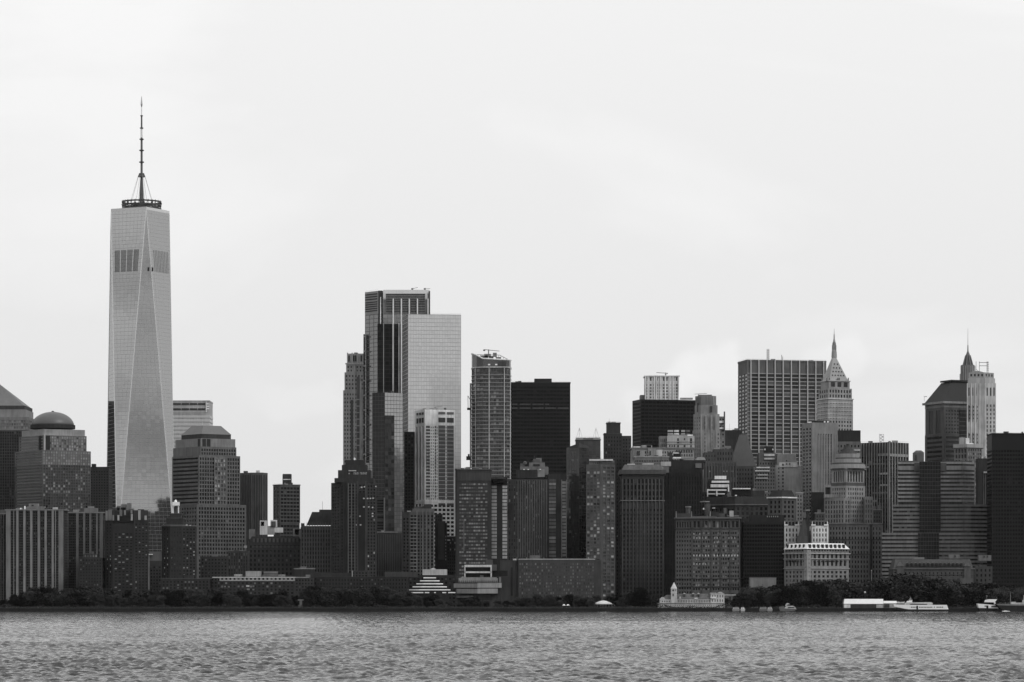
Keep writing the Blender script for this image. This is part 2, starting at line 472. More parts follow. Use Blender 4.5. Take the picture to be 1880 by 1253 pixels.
# ------------------------------------------------------------------ thin harbour haze
mb = MB(); mb.box(-3500, 3500, -400, 6500, -3, 570)
mh = bpy.data.materials.new('haze'); mh.use_nodes = True; th = mh.node_tree
for n in list(th.nodes): th.nodes.remove(n)
vo = th.nodes.new('ShaderNodeOutputMaterial'); vp = th.nodes.new('ShaderNodeVolumePrincipled'); vp.inputs['Color'].default_value = (.9, .9, .9, 1); vp.inputs['Density'].default_value = HAZE
vp.inputs['Anisotropy'].default_value = 0.1
th.links.new(vp.outputs[0], vo.inputs['Volume'])
mb.build('haze', mh, None, 'stuff')

# ------------------------------------------------------------------ land
mb = MB()
mb.face([(-40000, 2603, 2.55), (40000, 2603, 2.55), (40000, 60000, 2.55), (-40000, 60000, 2.55)])
mb.build('ground', W(36, .95, .3), None, 'structure')
mb = MB()
mb.box(-3000, 3000, 2600, 2603.2, -2, 2.35)
sw = mb.build('seawall', W(30, .9, .3, .1, False), None)
mb = MB(); mb.box(-3000, 3000, 2599.8, 2603.2, 2.35, 2.75)
sw['label'] = 'dark stone seawall along the whole waterfront at the water line'; sw['category'] = 'wall'
cp = mb.build('coping', W(50, .9, .25, .1, False), sw)
mb = MB()
for i in range(-110, 111):
    mb.tube((i * 4.1, 2600.5, 2.6), (i * 4.1, 2600.5, 3.75), .06, n=4)
mb.box(-452, 452, 2600.44, 2600.56, 3.68, 3.76); mb.box(-452, 452, 2600.46, 2600.54, 3.2, 3.25)
mb.build('railing', DARK, sw, 'stuff')
mb = MB(); mb.face([(-700, 2603.2, 2.556), (700, 2603.2, 2.556), (700, 2611, 2.556), (-700, 2611, 2.556)])
mb.build('promenade', W(40, .9, .2), None, 'structure')

# ================================================================== buildings, far left
# pyramid-topped tower at the left edge
b = Bld('office_tower', 'grey gridded office tower with a pyramid roof, cut off by the left edge', 'building', -15, 3060)
gA = G(4.4, 5.6, .72, .74, GL(.05, .30, 0, .2, .05), 5, 2)
gB = G(4.4, 5.4, .74, .76, GL(.006, .02, .04, .1, .01), 2, 0)
pb = flat(-88, 57, 3060, 60)
b.tier(pb, 790, None, W(52), gB); b.tier(shrink(pb, .93), 766, 790, W(88), gA); b.tier(shrink(pb, .84), 752, 766, W(100))  # dark lower panes and wall: the dome tower's reflection put into the colour
b.prism('eave', shrink(pb, .82), 745, 752, W(52)); pr = shrink(pb, .80)
b.prism('roof', pr, 700, 745, W(86, .6, .1), top=shrink(pr, .04))
# domed tower
b = Bld('office_tower', 'stepped gridded office tower crowned by a dark dome', 'building', 97, 2980)
c0 = corner(27, 78, 167, 2980)
GBW = G(4.5, 5.35, .76, .76, GL(.12, .40, .12, .05, .06), 1, 0); GBD = G(4.5, 5.35, .76, .76, GL(.006, .05, .10, .30, .05), 1, 0)
GLS = G(60, 5.35, .98, .56, GL(.008, .02, 0, .1, .015), 1, 0, 1)
b.tier(c0, 905, None, W(56), {0: GLS, 1: GBD}); b.tier(outset(c0, -.05), 853, 905, W(62), {0: GLS, 1: G(4.5, 5.35, .76, .76, GL(.008, .05, .22, .34, .05), 0, 0)}); b.tier(outset(c0, -.1), 827, 853, W(80), {0: GLS, 1: G(4.5, 5.35, .76, .76, GL(.14, .34, 0, .38, .05), 1, 0)})  # tiers go from pale to dark downwards, a reflection put into the colour
c1 = corner(35, 80, 159, 2986); b.tier(c1, 799, 827, W(84), {0: G(60, 5.35, .98, .45, GL(.03, .06, 0, .1, .03), 1, 0), 1: GBW}, cap=ROOFL)
c2 = corner(40, 80, 156, 2990); b.tier(c2, 788, 799.5, W(104))
for a_, b_ in ((.02, .1), ): pass
p0, p1 = c1[1], c1[2]
b.fins('corner_slot', c1[0], c1[1], [.86], 8, .5, 800, 826, W(34)); b.fins('corner_slot', p0, p1, [.10], 8, .5, 800, 826, W(34)); b.fins('corner_pier', p0, p1, [.02], 3, .7, 798, 827, W(125))
dy = sum(p[1] for p in c2) / 4
b.lathe('dome_drum', 97, dy, [(41, 788), (41, 781)], W(38), 32)
prof = [(39 * math.cos(t), 782.5 - 26 * math.sin(t)) for t in [i * math.pi / 2 / 9 for i in range(9)]] + [(1, 756.4)]
b.lathe('dome', 97, dy, prof, W(66, .45, .08, .5, False), 40, True)
b.lathe('lantern_cap', 97, dy, [(2.6, 757), (2.6, 755.5), (.4, 754.5)], W(60), 10)

# dark block between dome tower and supertall
b = Bld('apartment_block', 'plain dark block seen in the gap left of the tallest tower', 'building', 181, 3300)
b.tier(flat(160, 200, 3300, 30), 858, None, W(40), G(5, 5, .5, .5, GD, 6)); b.blk('bulkhead', 168, 175, 852, 858, W(36), 3305)
b.bands('cornice', flat(160, 200, 3300, 30), [857.5], 2, W(30))

# ------------------------------------------------------------------ the tallest tower
def supertall():
    Y0 = 3600.0; K = Y0 / F
    b = Bld('supertall_tower', 'tallest tower, tapering mirrored glass facets under a white ringed spire', 'skyscraper', 258, Y0)
    cx = X(257.5, Y0)
    zt = ZZ(390, Y0); zb = 57.0
    T = [(cx + x * K, Y0 + y * K) for x, y in ((-51.5, -16.5), (16.5, -51.5), (51.5, 16.5), (-16.5, 51.5))]
    rb = 75.7
    B = [(cx + rb * x * K, Y0 + rb * y * K) for x, y in ((-.889, .457), (-.457, -.889), (.889, -.457), (.457, .889))]
    # B0 left, B1 front, B2 right, B3 back ; T0 left, T1 front, T2 right, T3 back ; order B0 T0 B1 T1 B2 T2 B3 T3
    wall = W(150, .5, .05, .3, False)
    gl = [GL(.05, .06, 0, .3, .29, .0012, .03), GL(.05, .06, 0, .3, .34, .0012, .03)]
    def curtain(a0, a1, c0, c1, name, mat, skip=None):
        """strip of panes between bottom edge a0-a1 and top edge c0-c1"""
        wm, gm, lm = MB(), MB(), MB()
        a0, a1, c0, c1 = map(Vector, (a0, a1, c0, c1))
        wm.face([tuple(p) for p in ([a0, a1, c1, c0] if (a1 - a0).length > .1 and (c1 - c0).length > .1 else ([a0, a1, c1] if (a1 - a0).length > .1 else [a0, c1, c0]))])
        nrm = ((a1 - a0) if (a1 - a0).length > .1 else (c1 - c0)).cross(((c0 + c1) - (a0 + a1)) / 2).normalized()
        H = 90
        o = nrm * .12
        for r in range(H):
            f0, f1 = (r + .02) / H, (r + .965) / H
            l0, r0, l1, r1 = a0.lerp(c0, f0), a1.lerp(c1, f0), a0.lerp(c0, f1), a1.lerp(c1, f1)
            n = max(1, round(((r0 - l0).length + (r1 - l1).length) / 2 / 4.6))
            for k in range(n):
                e = .015 if n > 1 else 0
                u0, u1 = (k + e) / n, (k + 1 - e) / n
                zc = r / H
                pts = [l0.lerp(r0, u0), l0.lerp(r0, u1), l1.lerp(r1, u1), l1.lerp(r1, u0)]
                gm.face([tuple(p + o) for p in pts])
        wm.build(name, wall, b.r); gm.build('curtain_glass', mat, b.r, 'stuff')
        return nrm
    z = lambda p, h: (p[0], p[1], h)
    seq = [(B[0], B[1], T[0]), (B[1], B[2], T[1]), (B[2], B[3], T[2])]
    for i, (p, q, t) in enumerate(seq):
        curtain(z(p, zb), z(q, zb), z(t, zt), z(t, zt), 'facet', gl[0] if i == 1 else gl[1])
    for i, (p, t0, t1) in enumerate(((B[1], T[0], T[1]), (B[2], T[1], T[2]), (B[0], T[3], T[0]))):
        curtain(z(p, zb), z(p, zb), z(t0, zt), z(t1, zt), 'facet', gl[1])
    m = MB(); m.face([z(B[3], zb), z(T[3], zt), z(T[2], zt)]); m.face([z(B[3], zb), z(B[0], zb), z(T[3], zt)]); m.build('rear_facet', wall, b.r)
    m = MB(); m.prism(B, GZ, zb); m.build('podium', W(120), b.r)
    m = MB(); m.prism(outset(T, .2), zt - .5, zt + 2.4); m.build('parapet', W(168, .5, .04, .3, False), b.r)
    # bright steel edges
    for p, q in ((B[1], T[0]), (B[1], T[1]), (B[2], T[1]), (B[2], T[2]), (B[0], T[0])):
        m = MB(); m.tube(z(p, zb), z(q, zt), .55, .55, 4); m.build('corner_trim', W(172, .35, .03, .6, False), b.r)
    # mechanical louvres, on the two falling facets
    def on(p, t0, t1, u, h, out=.35):
        f = (h - zb) / (zt - zb); a = Vector(z(p, zb)).lerp(Vector(z(t0, zt)), f); c = Vector(z(p, zb)).lerp(Vector(z(t1, zt)), f)
        n = (c - a).cross(Vector((0, 0, 1))).normalized()
        return a.lerp(c, u) + n * out
    for (p, t0, t1, g, us, mat) in ((B[1], T[0], T[1], 24, (.10, .93), W(76, .6, .1, .2, False)), (B[2], T[1], T[2], 10, (.18, .95), W(112, .6, .1, .2, False))):
        h0, h1 = ZZ(503, Y0), ZZ(463, Y0)
        for k in range(g):
            if g == 24 and k % 6 == 5: continue
            u = us[0] + (us[1] - us[0]) * k / g; du = (us[1] - us[0]) / g * .45
            m = MB(); m.face([tuple(on(p, t0, t1, u, h0)), tuple(on(p, t0, t1, u + du, h0)), tuple(on(p, t0, t1, u + du, h1)), tuple(on(p, t0, t1, u, h1))])
            q = [on(p, t0, t1, u, h0, -.3), on(p, t0, t1, u + du, h0, -.3), on(p, t0, t1, u + du, h1, -.3), on(p, t0, t1, u, h1, -.3)]
            i = 4; m.v.extend([tuple(s) for s in q]); m.f += [(0, 3, 7, 4), (1, 5, 6, 2), (3, 2, 6, 7), (0, 4, 5, 1)]; m.mi += [0] * 4
            m.build('louvre', mat, b.r)
    Yt = (T[1][1] + B[1][1]) / 2 - 1
    for (l_, r_) in ((270.5, 273.5), (277.5, 280.5)):
        f = (ZZ(500, Y0) - zb) / (zt - zb)
        a = Vector(z(B[1], zb)).lerp(Vector(z(T[1], zt)), f); c = Vector(z(B[2], zb)).lerp(Vector(z(T[1], zt)), f)
        u = lambda px: (X(px, a.y) - a.x) / (c.x - a.x)
        m = MB(); n = (c - a).cross(Vector((0, 0, 1))).normalized()
        A1, A2 = a.lerp(c, max(.05, u(l_))), a.lerp(c, max(.2, u(r_)))
        pl = [(A1.x + n.x * .5, A1.y + n.y * .5), (A2.x + n.x * .5, A2.y + n.y * .5), (A2.x - n.x, A2.y - n.y), (A1.x - n.x, A1.y - n.y)]
        m.prism(pl, ZZ(503, Y0), ZZ(496, Y0)); m.build('vent_opening', W(40), b.r)
    # crown rings and spire
    sx = 260; zr = lambda y: ZZ(y, Y0); cxs = X(sx, Y0)
    dk = W(44, .5, .1, .3, False)
    for yy in (371.5, 377.5, 384.5):
        m = MB(); m.lathe(cxs, Y0, [(34 * K, zr(yy + 1.4)), (36.5 * K, zr(yy + 1.4)), (36.5 * K, zr(yy - 1.2)), (34 * K, zr(yy - 1.2))], 28)
        m.f = [f for f in m.f if len(f) == 4]; m.mi = [0] * len(m.f)
        for k in range(28):
            j = (k + 1) % 28; m.f.append((84 + k, 84 + j, j, k)); m.mi.append(0)
        m.build('antenna_ring', dk, b.r)
    m = MB()
    for k in range(28):
        q = 2 * math.pi * k / 28; x_, y_ = cxs + 35.5 * K * math.cos(q), Y0 + 35.5 * K * math.sin(q)
        m.tube((x_, y_, zr(388)), (x_, y_, zr(369)), .35, n=4)
        q2 = 2 * math.pi * (k + 1) / 28; m.tube((x_, y_, zr(384)), (cxs + 35.5 * K * math.cos(q2), Y0 + 35.5 * K * math.sin(q2), zr(372)), .22, n=3)
        if k % 2 == 0:
            m.tube((x_, y_, zr(378)), (cxs + 5 * K * math.cos(q), Y0 + 5 * K * math.sin(q), zr(378)), .4, n=3)
            m.box(x_ - .9, x_ + .9, y_ - .9, y_ + .9, zr(376), zr(373 + k % 3))
    m.build('ring_truss', dk, b.r, 'stuff')
    m = MB(); m.lathe(cxs, Y0, [(14 * K, zr(389)), (14 * K, zr(380)), (5 * K, zr(378))], 16); m.build('mast_base', dk, b.r)
    prof = [(4.2, 380, 356), ]
    def seg(name, r0, r1, y0, y1, mat, n=10):
        m = MB(); m.tube((cxs, Y0, zr(y0)), (cxs, Y0, zr(y1)), r0 * K, r1 * K, n); m.build(name, mat, b.r)
    md = W(66, .5, .1, .3, False); ml = W(205, .5, .05, .3, False)
    seg('mast', 4.2, 3.8, 380, 355, md); seg('mast', 3.8, 2.4, 355, 335, md); seg('mast', 2.4, 2.2, 335, 325, md)
    seg('mast_collar', 7, 4.6, 325.5, 318.5, W(50, .5, .1, .3, False), 14)
    seg('mast', 2.1, 1.9, 318.5, 253, W(74, .5, .1, .3, False)); seg('radome', 1.9, 1.9, 253, 236, ml); seg('mast', 1.6, 1.4, 236, 212, md); seg('radome', 1.1, .9, 212, 197, ml)
    seg('beacon', .8, 1.9, 197, 192, W(120, .5, .1, .3, False)); seg('beacon_tip', 1.9, .35, 192, 177, W(150, .5, .1, .3, False))
    for yy, rr in ((298, 4.6), (276.5, 4.4), (256, 4.0), (235.5, 3.2), (213, 2.4)): seg('ring_platform', rr, rr, yy + 1, yy - .8, W(50, .5, .1, .3, False), 12)
    for k in range(8):
        q = 2 * math.pi * (k + .5) / 8; m = MB()
        m.tube((cxs + 6 * K * math.cos(q), Y0 + 6 * K * math.sin(q), zr(322)), (cxs + 21 * K * math.cos(q), Y0 + 21 * K * math.sin(q), zr(371)), .16, n=3); m.build('guy_wire', W(120), b.r)
supertall()

# tower outside the frame that the supertall's left facet mirrors
b = Bld('office_tower', 'dark tower just outside the left edge, seen only mirrored in the tallest tower', 'skyscraper', -60, 3925)
pq = [(-650, 3925), (-590, 3925), (-590, 3975), (-650, 3975)]
b.tier(pq, 738, None, W(40), G(6, 7, .85, .6, GD, 4)); b.prism('rounded_top', shrink(pq, .96), 732, 738, W(40), top=shrink(pq, .7), Y=3925)

# tower with stripes behind the supertall
b = Bld('office_tower', 'pale striped slab rising just right of and behind the tallest tower', 'building', 350, 3800)
p = flat(300, 384.5, 3800, 42)
b.tier(p, 736, None, W(132), None, par=1.2)
b.bands('spandrel_band', p, rows(763, 900, 7.3), 4.4, W(150, .5, .06), .35)
for yy in (740.5, 750): 
    for k, (a_, c_) in enumerate(((318, 332), (333.5, 347), (348.5, 362), (363.5, 377))): b.panel('louvre', a_, c_, yy, yy + 3, W(44), 3800, .6)
for yy in (741, 745.5, 750): b.panel('corner_frame', 379, 384, yy, yy + 2, W(196), 3800, .6)
b.panel('corner_frame', 378, 379.5, 738, 757, W(180), 3800, .9); b.panel('glazing', 318, 378, 757, 763, W(118), 3800, .2)

# truncated pyramid roof tower
b = Bld('office_tower', 'stepped gridded tower with a truncated pyramid roof, right of the tallest tower', 'building', 375, 2950)
GS = G(5, 7.3, .58, .62, GL(.006, .018, .03, .2, .01), 4, 0, 2, .5)
GT = G(4.7, 7.4, .66, .68, GL(.006, .02, .0, .3, .02), 3, 0); GTm = G(4.7, 7.4, .66, .68, GL(.01, .10, .42, .42, .05, .03), 3, 0)
low = corner(322, 362, 452, 2950, 33)
b.tier(low, 926, None, W(70), {0: G(5, 7.3, .5, .5, GM, 4), 1: GS})
c0 = corner(316, 365, 441, 2958, 33)
b.tier(c0, 836, 926, W(76), {0: G(70, 7.4, .98, .46, GL(.012, .03, 0, .1, .03), 2), 1: GT})
p0, p1 = c0[1], c0[2]
wmb, gmb = MB(), MB()
m1 = (p0[0] + (p1[0] - p0[0]) * .36, p0[1] + (p1[1] - p0[1]) * .36); m2 = (p0[0] + (p1[0] - p0[0]) * .66, p0[1] + (p1[1] - p0[1]) * .66)
nx, ny = (p1[1] - p0[1]), -(p1[0] - p0[0]); l_ = math.hypot(nx, ny); nx, ny = nx / l_ * .7, ny / l_ * .7
facade(wmb, gmb, (m1[0] + nx, m1[1] + ny), (m2[0] + nx, m2[1] + ny), b.z(926, 2958), b.z(838, 2958), GTm)
wmb.build('bay', W(80), b.r); gmb.build('bay_glazing', GTm.gl, b.r, 'stuff')
c1 = corner(318, 368, 434, 2964, 33); b.tier(c1, 820, 836, W(80), {1: GT})
c2 = corner(322, 369, 432, 2968, 33); b.tier(c2, 805, 820.5, W(96), {1: G(80, 12, .94, .01, GD)})
b.fins('dark_notch', c2[0], c2[1], [.93], 6, .5, 806, 822, W(42)); b.fins('dark_notch', c2[1], c2[2], [.09, .22], 7, .5, 806, 834, W(40))
c3 = corner(333, 370, 424, 2974, 33); b.prism('eave', c3, 797, 805, W(46))
b.prism('roof', outset(c3, .3), 780.5, 797, W(86, .6, .08), top=shrink(c3, .60))
b.pole('antenna', 371, 772, 781, .25, W(150), 3000)

b = Bld('office_tower', 'dark faceted ribbed tower right of the truncated pyramid roof, steam on top', 'building', 468, 3100)
pf = [(X(436, 3112), 3112), (X(462, 3100), 3100), (X(482, 3100), 3100), (X(491.5, 3110), 3110), (X(491.5, 3140), 3140), (X(436, 3140), 3140)]
b.tier(pf, 868, None, W(62), G(3.1, 200, .45, .99, GL(.01, .02, 0, .1, .01), 3)); b.blk('rooftop_unit', 447, 454, 865, 868, W(70), 3112); b.blk('rooftop_unit', 470, 476, 864, 868, W(150), 3112)
b = Bld('office_tower', 'dark lone tower with a small penthouse block, sky on both sides', 'building', 526, 3150)
c0 = corner(501.5, 514, 551, 3150, 28)
b.tier(c0, 890.5, 960, W(64), G(6, 6.6, .86, .62, GL(.012, .03, .02, .1, .01), 3)); b.tier(outset(c0, -.3), 960, None, W(58), G(6, 6.6, .86, .62, GL(.01, .03, .02, .1, .01), 3)); b.bands('cornice', c0, [889.5], 1.5, W(70))
b.blk('penthouse', 519, 534, 870.5, 890, W(46), 3162, 12); b.panel('light_strip', 519.5, 533.5, 880, 881.3, W(200), 3162); b.blk('flue', 518.6, 519.6, 872, 890, W(60), 3161, 2)

# ------------------------------------------------------------------ centre towers
b = Bld('residential_tower', 'slender pale stone tower with an arched crown, left of the banded glass tower', 'skyscraper', 651, 3500)
for (l, r, yt, yb, D, g_, ga) in ((630, 676, 717, None, 28, 126, G(5, 7.2, .42, .5, GM, 4)), (632.5, 674, 684, 717, 27, 126, G(5.5, 7.2, .42, .5, GM, 3)), (635.5, 671, 668, 684, 25, 130, G(6, 7.2, .4, .5, GM, 3)), (637.5, 670, 649.5, 668, 23, 128, None)):
    b.tier(flat(l, r, 3500 + (28 - D), D), yt, yb, W(g_), ga)
for l in (639.5, 648, 651.5, 662): b.panel('crown_opening', l, l + 2.6, 653, 664, W(46), 3505, .5)
for l in (637, 645.5, 655.5, 667): b.panel('crown_pier', l, l + 2.2, 648, 668, W(140), 3505, .9)
b.panel('centre_bay', 655, 660, 692, 845, W(74), 3500, .5); b.panel('stone_pier', 649, 652.5, 672, 850, W(128), 3500, 1); b.panel('dark_recess', 643.5, 648.5, 735, 850, W(66), 3500, .4); b.panel('stone_pier', 661, 664, 700, 850, W(130), 3500, 1)
for k in range(9): b.panel('stone_lintel', 650, 666, 733 + k * 12, 735 + k * 12, W(124), 3500, .7)
b.panel('cornice', 634, 672, 667, 669.5, W(136), 3501, 1.2); b.blk('rooftop_unit', 650, 656, 647.5, 650, W(90), 3512)

# banded crown tower
def banded():
    b = Bld('office_tower', 'tall glass tower with louvred crown and pale vertical columns, behind the pale mirrored slab', 'skyscraper', 730, 3420)
    body = [(X(670, 3438), 3438), (X(694, 3422), 3422), (X(703, 3424), 3424), (X(703, 3420), 3420), (X(789, 3420), 3420), (X(789, 3470), 3470), (X(670, 3470), 3470)]
    pg = G(9, 7.4, .93, .86, GL(.04, .10, 0, .2, .16, .008, .1), 1, 0, 0, .15)
    b.tier(body, 576, None, W(84), pg)
    b.tier(body, 534, 576, W(118, .5, .05))
    crown = b.last[0]
    for k in range(8): # left face louvres and front louvres
        yy = 541 + k * 4.2 if k < 3 else 541 + 13.5 + (k - 3) * 4.0
        yy = [540, 544.5, 549, 554.5, 558.5, 562.5, 566.5, 570.5][k]
        p0, p1 = crown[0], crown[1]
        m = MB(); dx, dy = p1[0] - p0[0], p1[1] - p0[1]; Ln = math.hypot(dx, dy); n_ = (dy / Ln, -dx / Ln)
        a = lambda f, o: (p0[0] + dx * f + n_[0] * o, p0[1] + dy * f + n_[1] * o)
        m.prism([a(.03, .4), a(.95, .4), a(.95, -.4), a(.03, -.4)], b.z(yy + 2, 3430), b.z(yy, 3430)); m.build('louvre', W(52), b.r)
    for yy in (540.5, 544.5, 548.5): b.panel('louvre', 709, 780, yy, yy + 1.9, W(48), 3420, .5)
    for yy in (553, 557.5, 562, 566.5, 571):
        for l, r in ((709, 720), (724, 735), (739, 750), (754, 764), (768, 780)): b.panel('louvre', l, r, yy, yy + 2.1, W(52), 3420, .5)
    b.panel('dark_panel', 704, 789, 551, 576.5, W(86), 3420, .2)
    b.panel('crown_panel', 703.5, 788.5, 532.5, 539.5, W(176, .5, .05), 3420, .3); b.panel('crown_panel', 703.5, 708, 539.6, 549, W(170), 3420, .3); b.panel('crown_panel', 781, 785.5, 539.6, 549, W(170), 3420, .3)
    b.panel('dark_slot', 694.5, 702, 534, 600, W(54), 3423, 1); b.panel('corner_column', 698, 699.6, 546, 596, W(190), 3422, 1.4)
    for x_ in (722, 737, 751.5, 766.5, 786): b.panel('column', x_ - 1, x_ + 1, 549, 722, W(185, .4, .04, .4), 3420, 1.6)
    b.panel('edge_panel', 787, 789.8, 535, 600, W(62), 3419, .8)
    # darker glass in the middle: a neighbouring tower's reflection painted in
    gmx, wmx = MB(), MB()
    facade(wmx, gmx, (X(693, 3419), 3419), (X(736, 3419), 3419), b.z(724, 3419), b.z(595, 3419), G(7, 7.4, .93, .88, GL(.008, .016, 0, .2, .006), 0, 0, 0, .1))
    wmx.build('dark_bay_or_reflection', W(30), b.r); gmx.build('painted_reflection', GL(.008, .016, 0, .2, .006), b.r, 'stuff')
    b.panel('corner_column', 703.5, 705, 594, 722, W(110), 3418.6, .6); b.panel('corner_column', 720.5, 722.5, 594, 722, W(150), 3418.6, .8); b.panel('corner_column', 732, 733, 594, 722, W(170), 3418.6, .8)
    hs = Bld('construction_hoist', 'dark construction hoist strip up the left side of the louvre-crowned tower', 'hoist', 668.5, 3432)
    hs.blk('mast', 667.2, 669.7, 614, 850, DARK, 3434, 3)
    for k in range(9): hs.blk('landing', 667, 669.9, 617 + k * 27, 619.5 + k * 27, W(120), 3432, 2)
    for nm, px, lab in (('crane', 758, 'left of two small roof cranes on the louvre-crowned tower'), ('crane', 781, 'right of two small roof cranes on the louvre-crowned tower')):
        c = Bld(nm, lab, 'crane', px, 3430, None, ZZ(534, 3430)); c.pole('mast', px, 529, 534.5, .45, W(120), 3430)
        m = MB(); s = 1 if px == 781 else 1
        m.tube((X(px - 2, 3430), 3430, ZZ(531, 3430)), (X(px + 9, 3430), 3430, ZZ(530 if px == 781 else 528, 3430)), .4, .25, 4); m.build('jib', W(120), c.r)
        c.blk('counterweight', px - 3, px - .5, 529.5, 532, W(90), 3429, 2)
banded()
b = Bld('office_tower', 'broad pale mirrored glass slab, brightest face in the skyline', 'skyscraper', 795, 3330)
c0 = corner(739, 749, 846.5, 3330, 8)
b.tier(c0, 577, None, W(134, .4, .04, .3, False), {0: G(5, 7.2, .9, .88, GL(.03, .05, 0, .1, .12, .004), 0, 0, 0, .1), 1: G(4.8, 7.2, .94, .9, GL(.57, .63, 0, .1, .07, .010, .08), .6, 0, .5, .1)})  # right face's mirrored sky is painted into its pale pane colour

b = Bld('office_tower', 'lower mirrored glass block with a dark left part, at the foot of the louvre-crowned tower', 'building', 712, 3190)
GG = lambda lo, hi, f0, cw=6: G(cw, 7.3, .95, .9, GL(lo, hi, 0, .1, f0, .006, .08), 0, 0, 0, .1)
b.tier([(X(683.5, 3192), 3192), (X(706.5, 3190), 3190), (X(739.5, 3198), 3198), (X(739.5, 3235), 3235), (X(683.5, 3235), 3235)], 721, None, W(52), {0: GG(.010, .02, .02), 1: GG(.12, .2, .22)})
gmx, wmx = MB(), MB(); GQ = GL(.012, .05, .05, .1, .02, .02)
facade(wmx, gmx, (X(707, 3189.5), 3189.5), (X(724, 3192.5), 3192.5), b.z(990, 3190), b.z(763, 3190), G(6, 7.3, .94, .84, GQ, 0, 0, 0, .1)); wmx.build('dark_bay_or_reflection', W(40), b.r); gmx.build('painted_reflection', GQ, b.r, 'stuff')  # dark reflection in the block's front, painted as darker glass
b = Bld('office_block', 'narrow black block wedged between mirrored slab and white hotel', 'building', 752, 3240)
b.tier(flat(742, 760.5, 3240, 18), 793, None, W(40), G(5, 6, .6, .6, GD, 4))

# white hotel tower
b = Bld('hotel_tower', 'white gridded tower in front of the pale mirrored slab', 'skyscraper', 798, 3215)
c0 = corner(761, 780, 835.5, 3215, 22)
b.tier(c0, 921, None, W(170), {0: G(6, 9, .62, .6, GL(.01, .03, .1, .1, .02), 2), 1: G(8, 7.4, .72, .6, GL(.01, .03, .1, .2, .02), 4)})
c1 = outset(c0, -.2); b.tier(c1, 780, 921, W(190), {0: G(4.8, 170, .55, .98, GL(.02, .03, 0, .1, .01), 1, 2), 1: G(3.2, 5.8, .45, .55, GL(.05, .25, .15, .02, .03), 2, 2)})
b.tier(c0, 752, 780, W(188), {0: G(6, 200, .5, .01, GD)}, cap=ROOFL)
pts = lambda f: (c0[1][0] + (c0[2][0] - c0[1][0]) * f, c0[1][1] + (c0[2][1] - c0[1][1]) * f)
def face_panel(b, poly, e, f0, f1, yt, yb, name, mat, out=.5):
    p0, p1 = poly[e], poly[(e + 1) % len(poly)]; Yb = min(p[1] for p in poly)
    dx, dy = p1[0] - p0[0], p1[1] - p0[1]; Ln = math.hypot(dx, dy); n_ = (dy / Ln, -dx / Ln)
    a = lambda f, o: (p0[0] + dx * f + n_[0] * o, p0[1] + dy * f + n_[1] * o)
    m = MB(); m.prism([a(f0, out), a(f1, out), a(f1, -.3), a(f0, -.3)], b.z(yb, Yb), b.z(yt, Yb)); return m.build(name, mat, b.r)
for f0, f1 in ((.45, .67), (.73, .95)):
    face_panel(b, c0, 1, f0, f1, 756, 760, 'window', W(84)); face_panel(b, c0, 1, f0, f1, 766.5, 775, 'window', W(60)); face_panel(b, c0, 1, f0, f1, 781, 917, 'glass_bay', GL(.10, .16, 0, .1, .12, .004), .45)
    for k in range(18): face_panel(b, c0, 1, f0, f1, 787 + k * 7.3, 788 + k * 7.3, 'spandrel', W(150), .6)
    face_panel(b, c0, 1, f0, f1, 924, 928.5, 'window', W(60))
for f0 in (.22, .48, .73): face_panel(b, c0, 0, f0, f0 + .16, 757, 761, 'window', W(70)); face_panel(b, c0, 0, f0, f0 + .16, 767, 776, 'window', W(58))
for k in range(22): face_panel(b, c0, 1, .04, .16, 782 + k * 6.1, 785.5 + k * 6.1, 'window', W(74), .4)
for k in range(22): face_panel(b, c0, 1, .33, .37, 782 + k * 6.1, 785.5 + k * 6.1, 'window', W(84), .4)
b.blk('rooftop_unit', 790, 804, 749.8, 752, W(120), 3227, 8)
c = Bld('crane', 'tiny lattice crane on the white hotel roof', 'crane', 806, 3229, None, ZZ(752, 3229)); c.pole('mast', 800, 747, 752, .3, W(110), 3229); m = MB(); m.tube((X(797, 3229), 3229, ZZ(748.5, 3229)), (X(812, 3229), 3229, ZZ(746, 3229)), .4, .3, 4); m.build('jib', W(110), c.r)

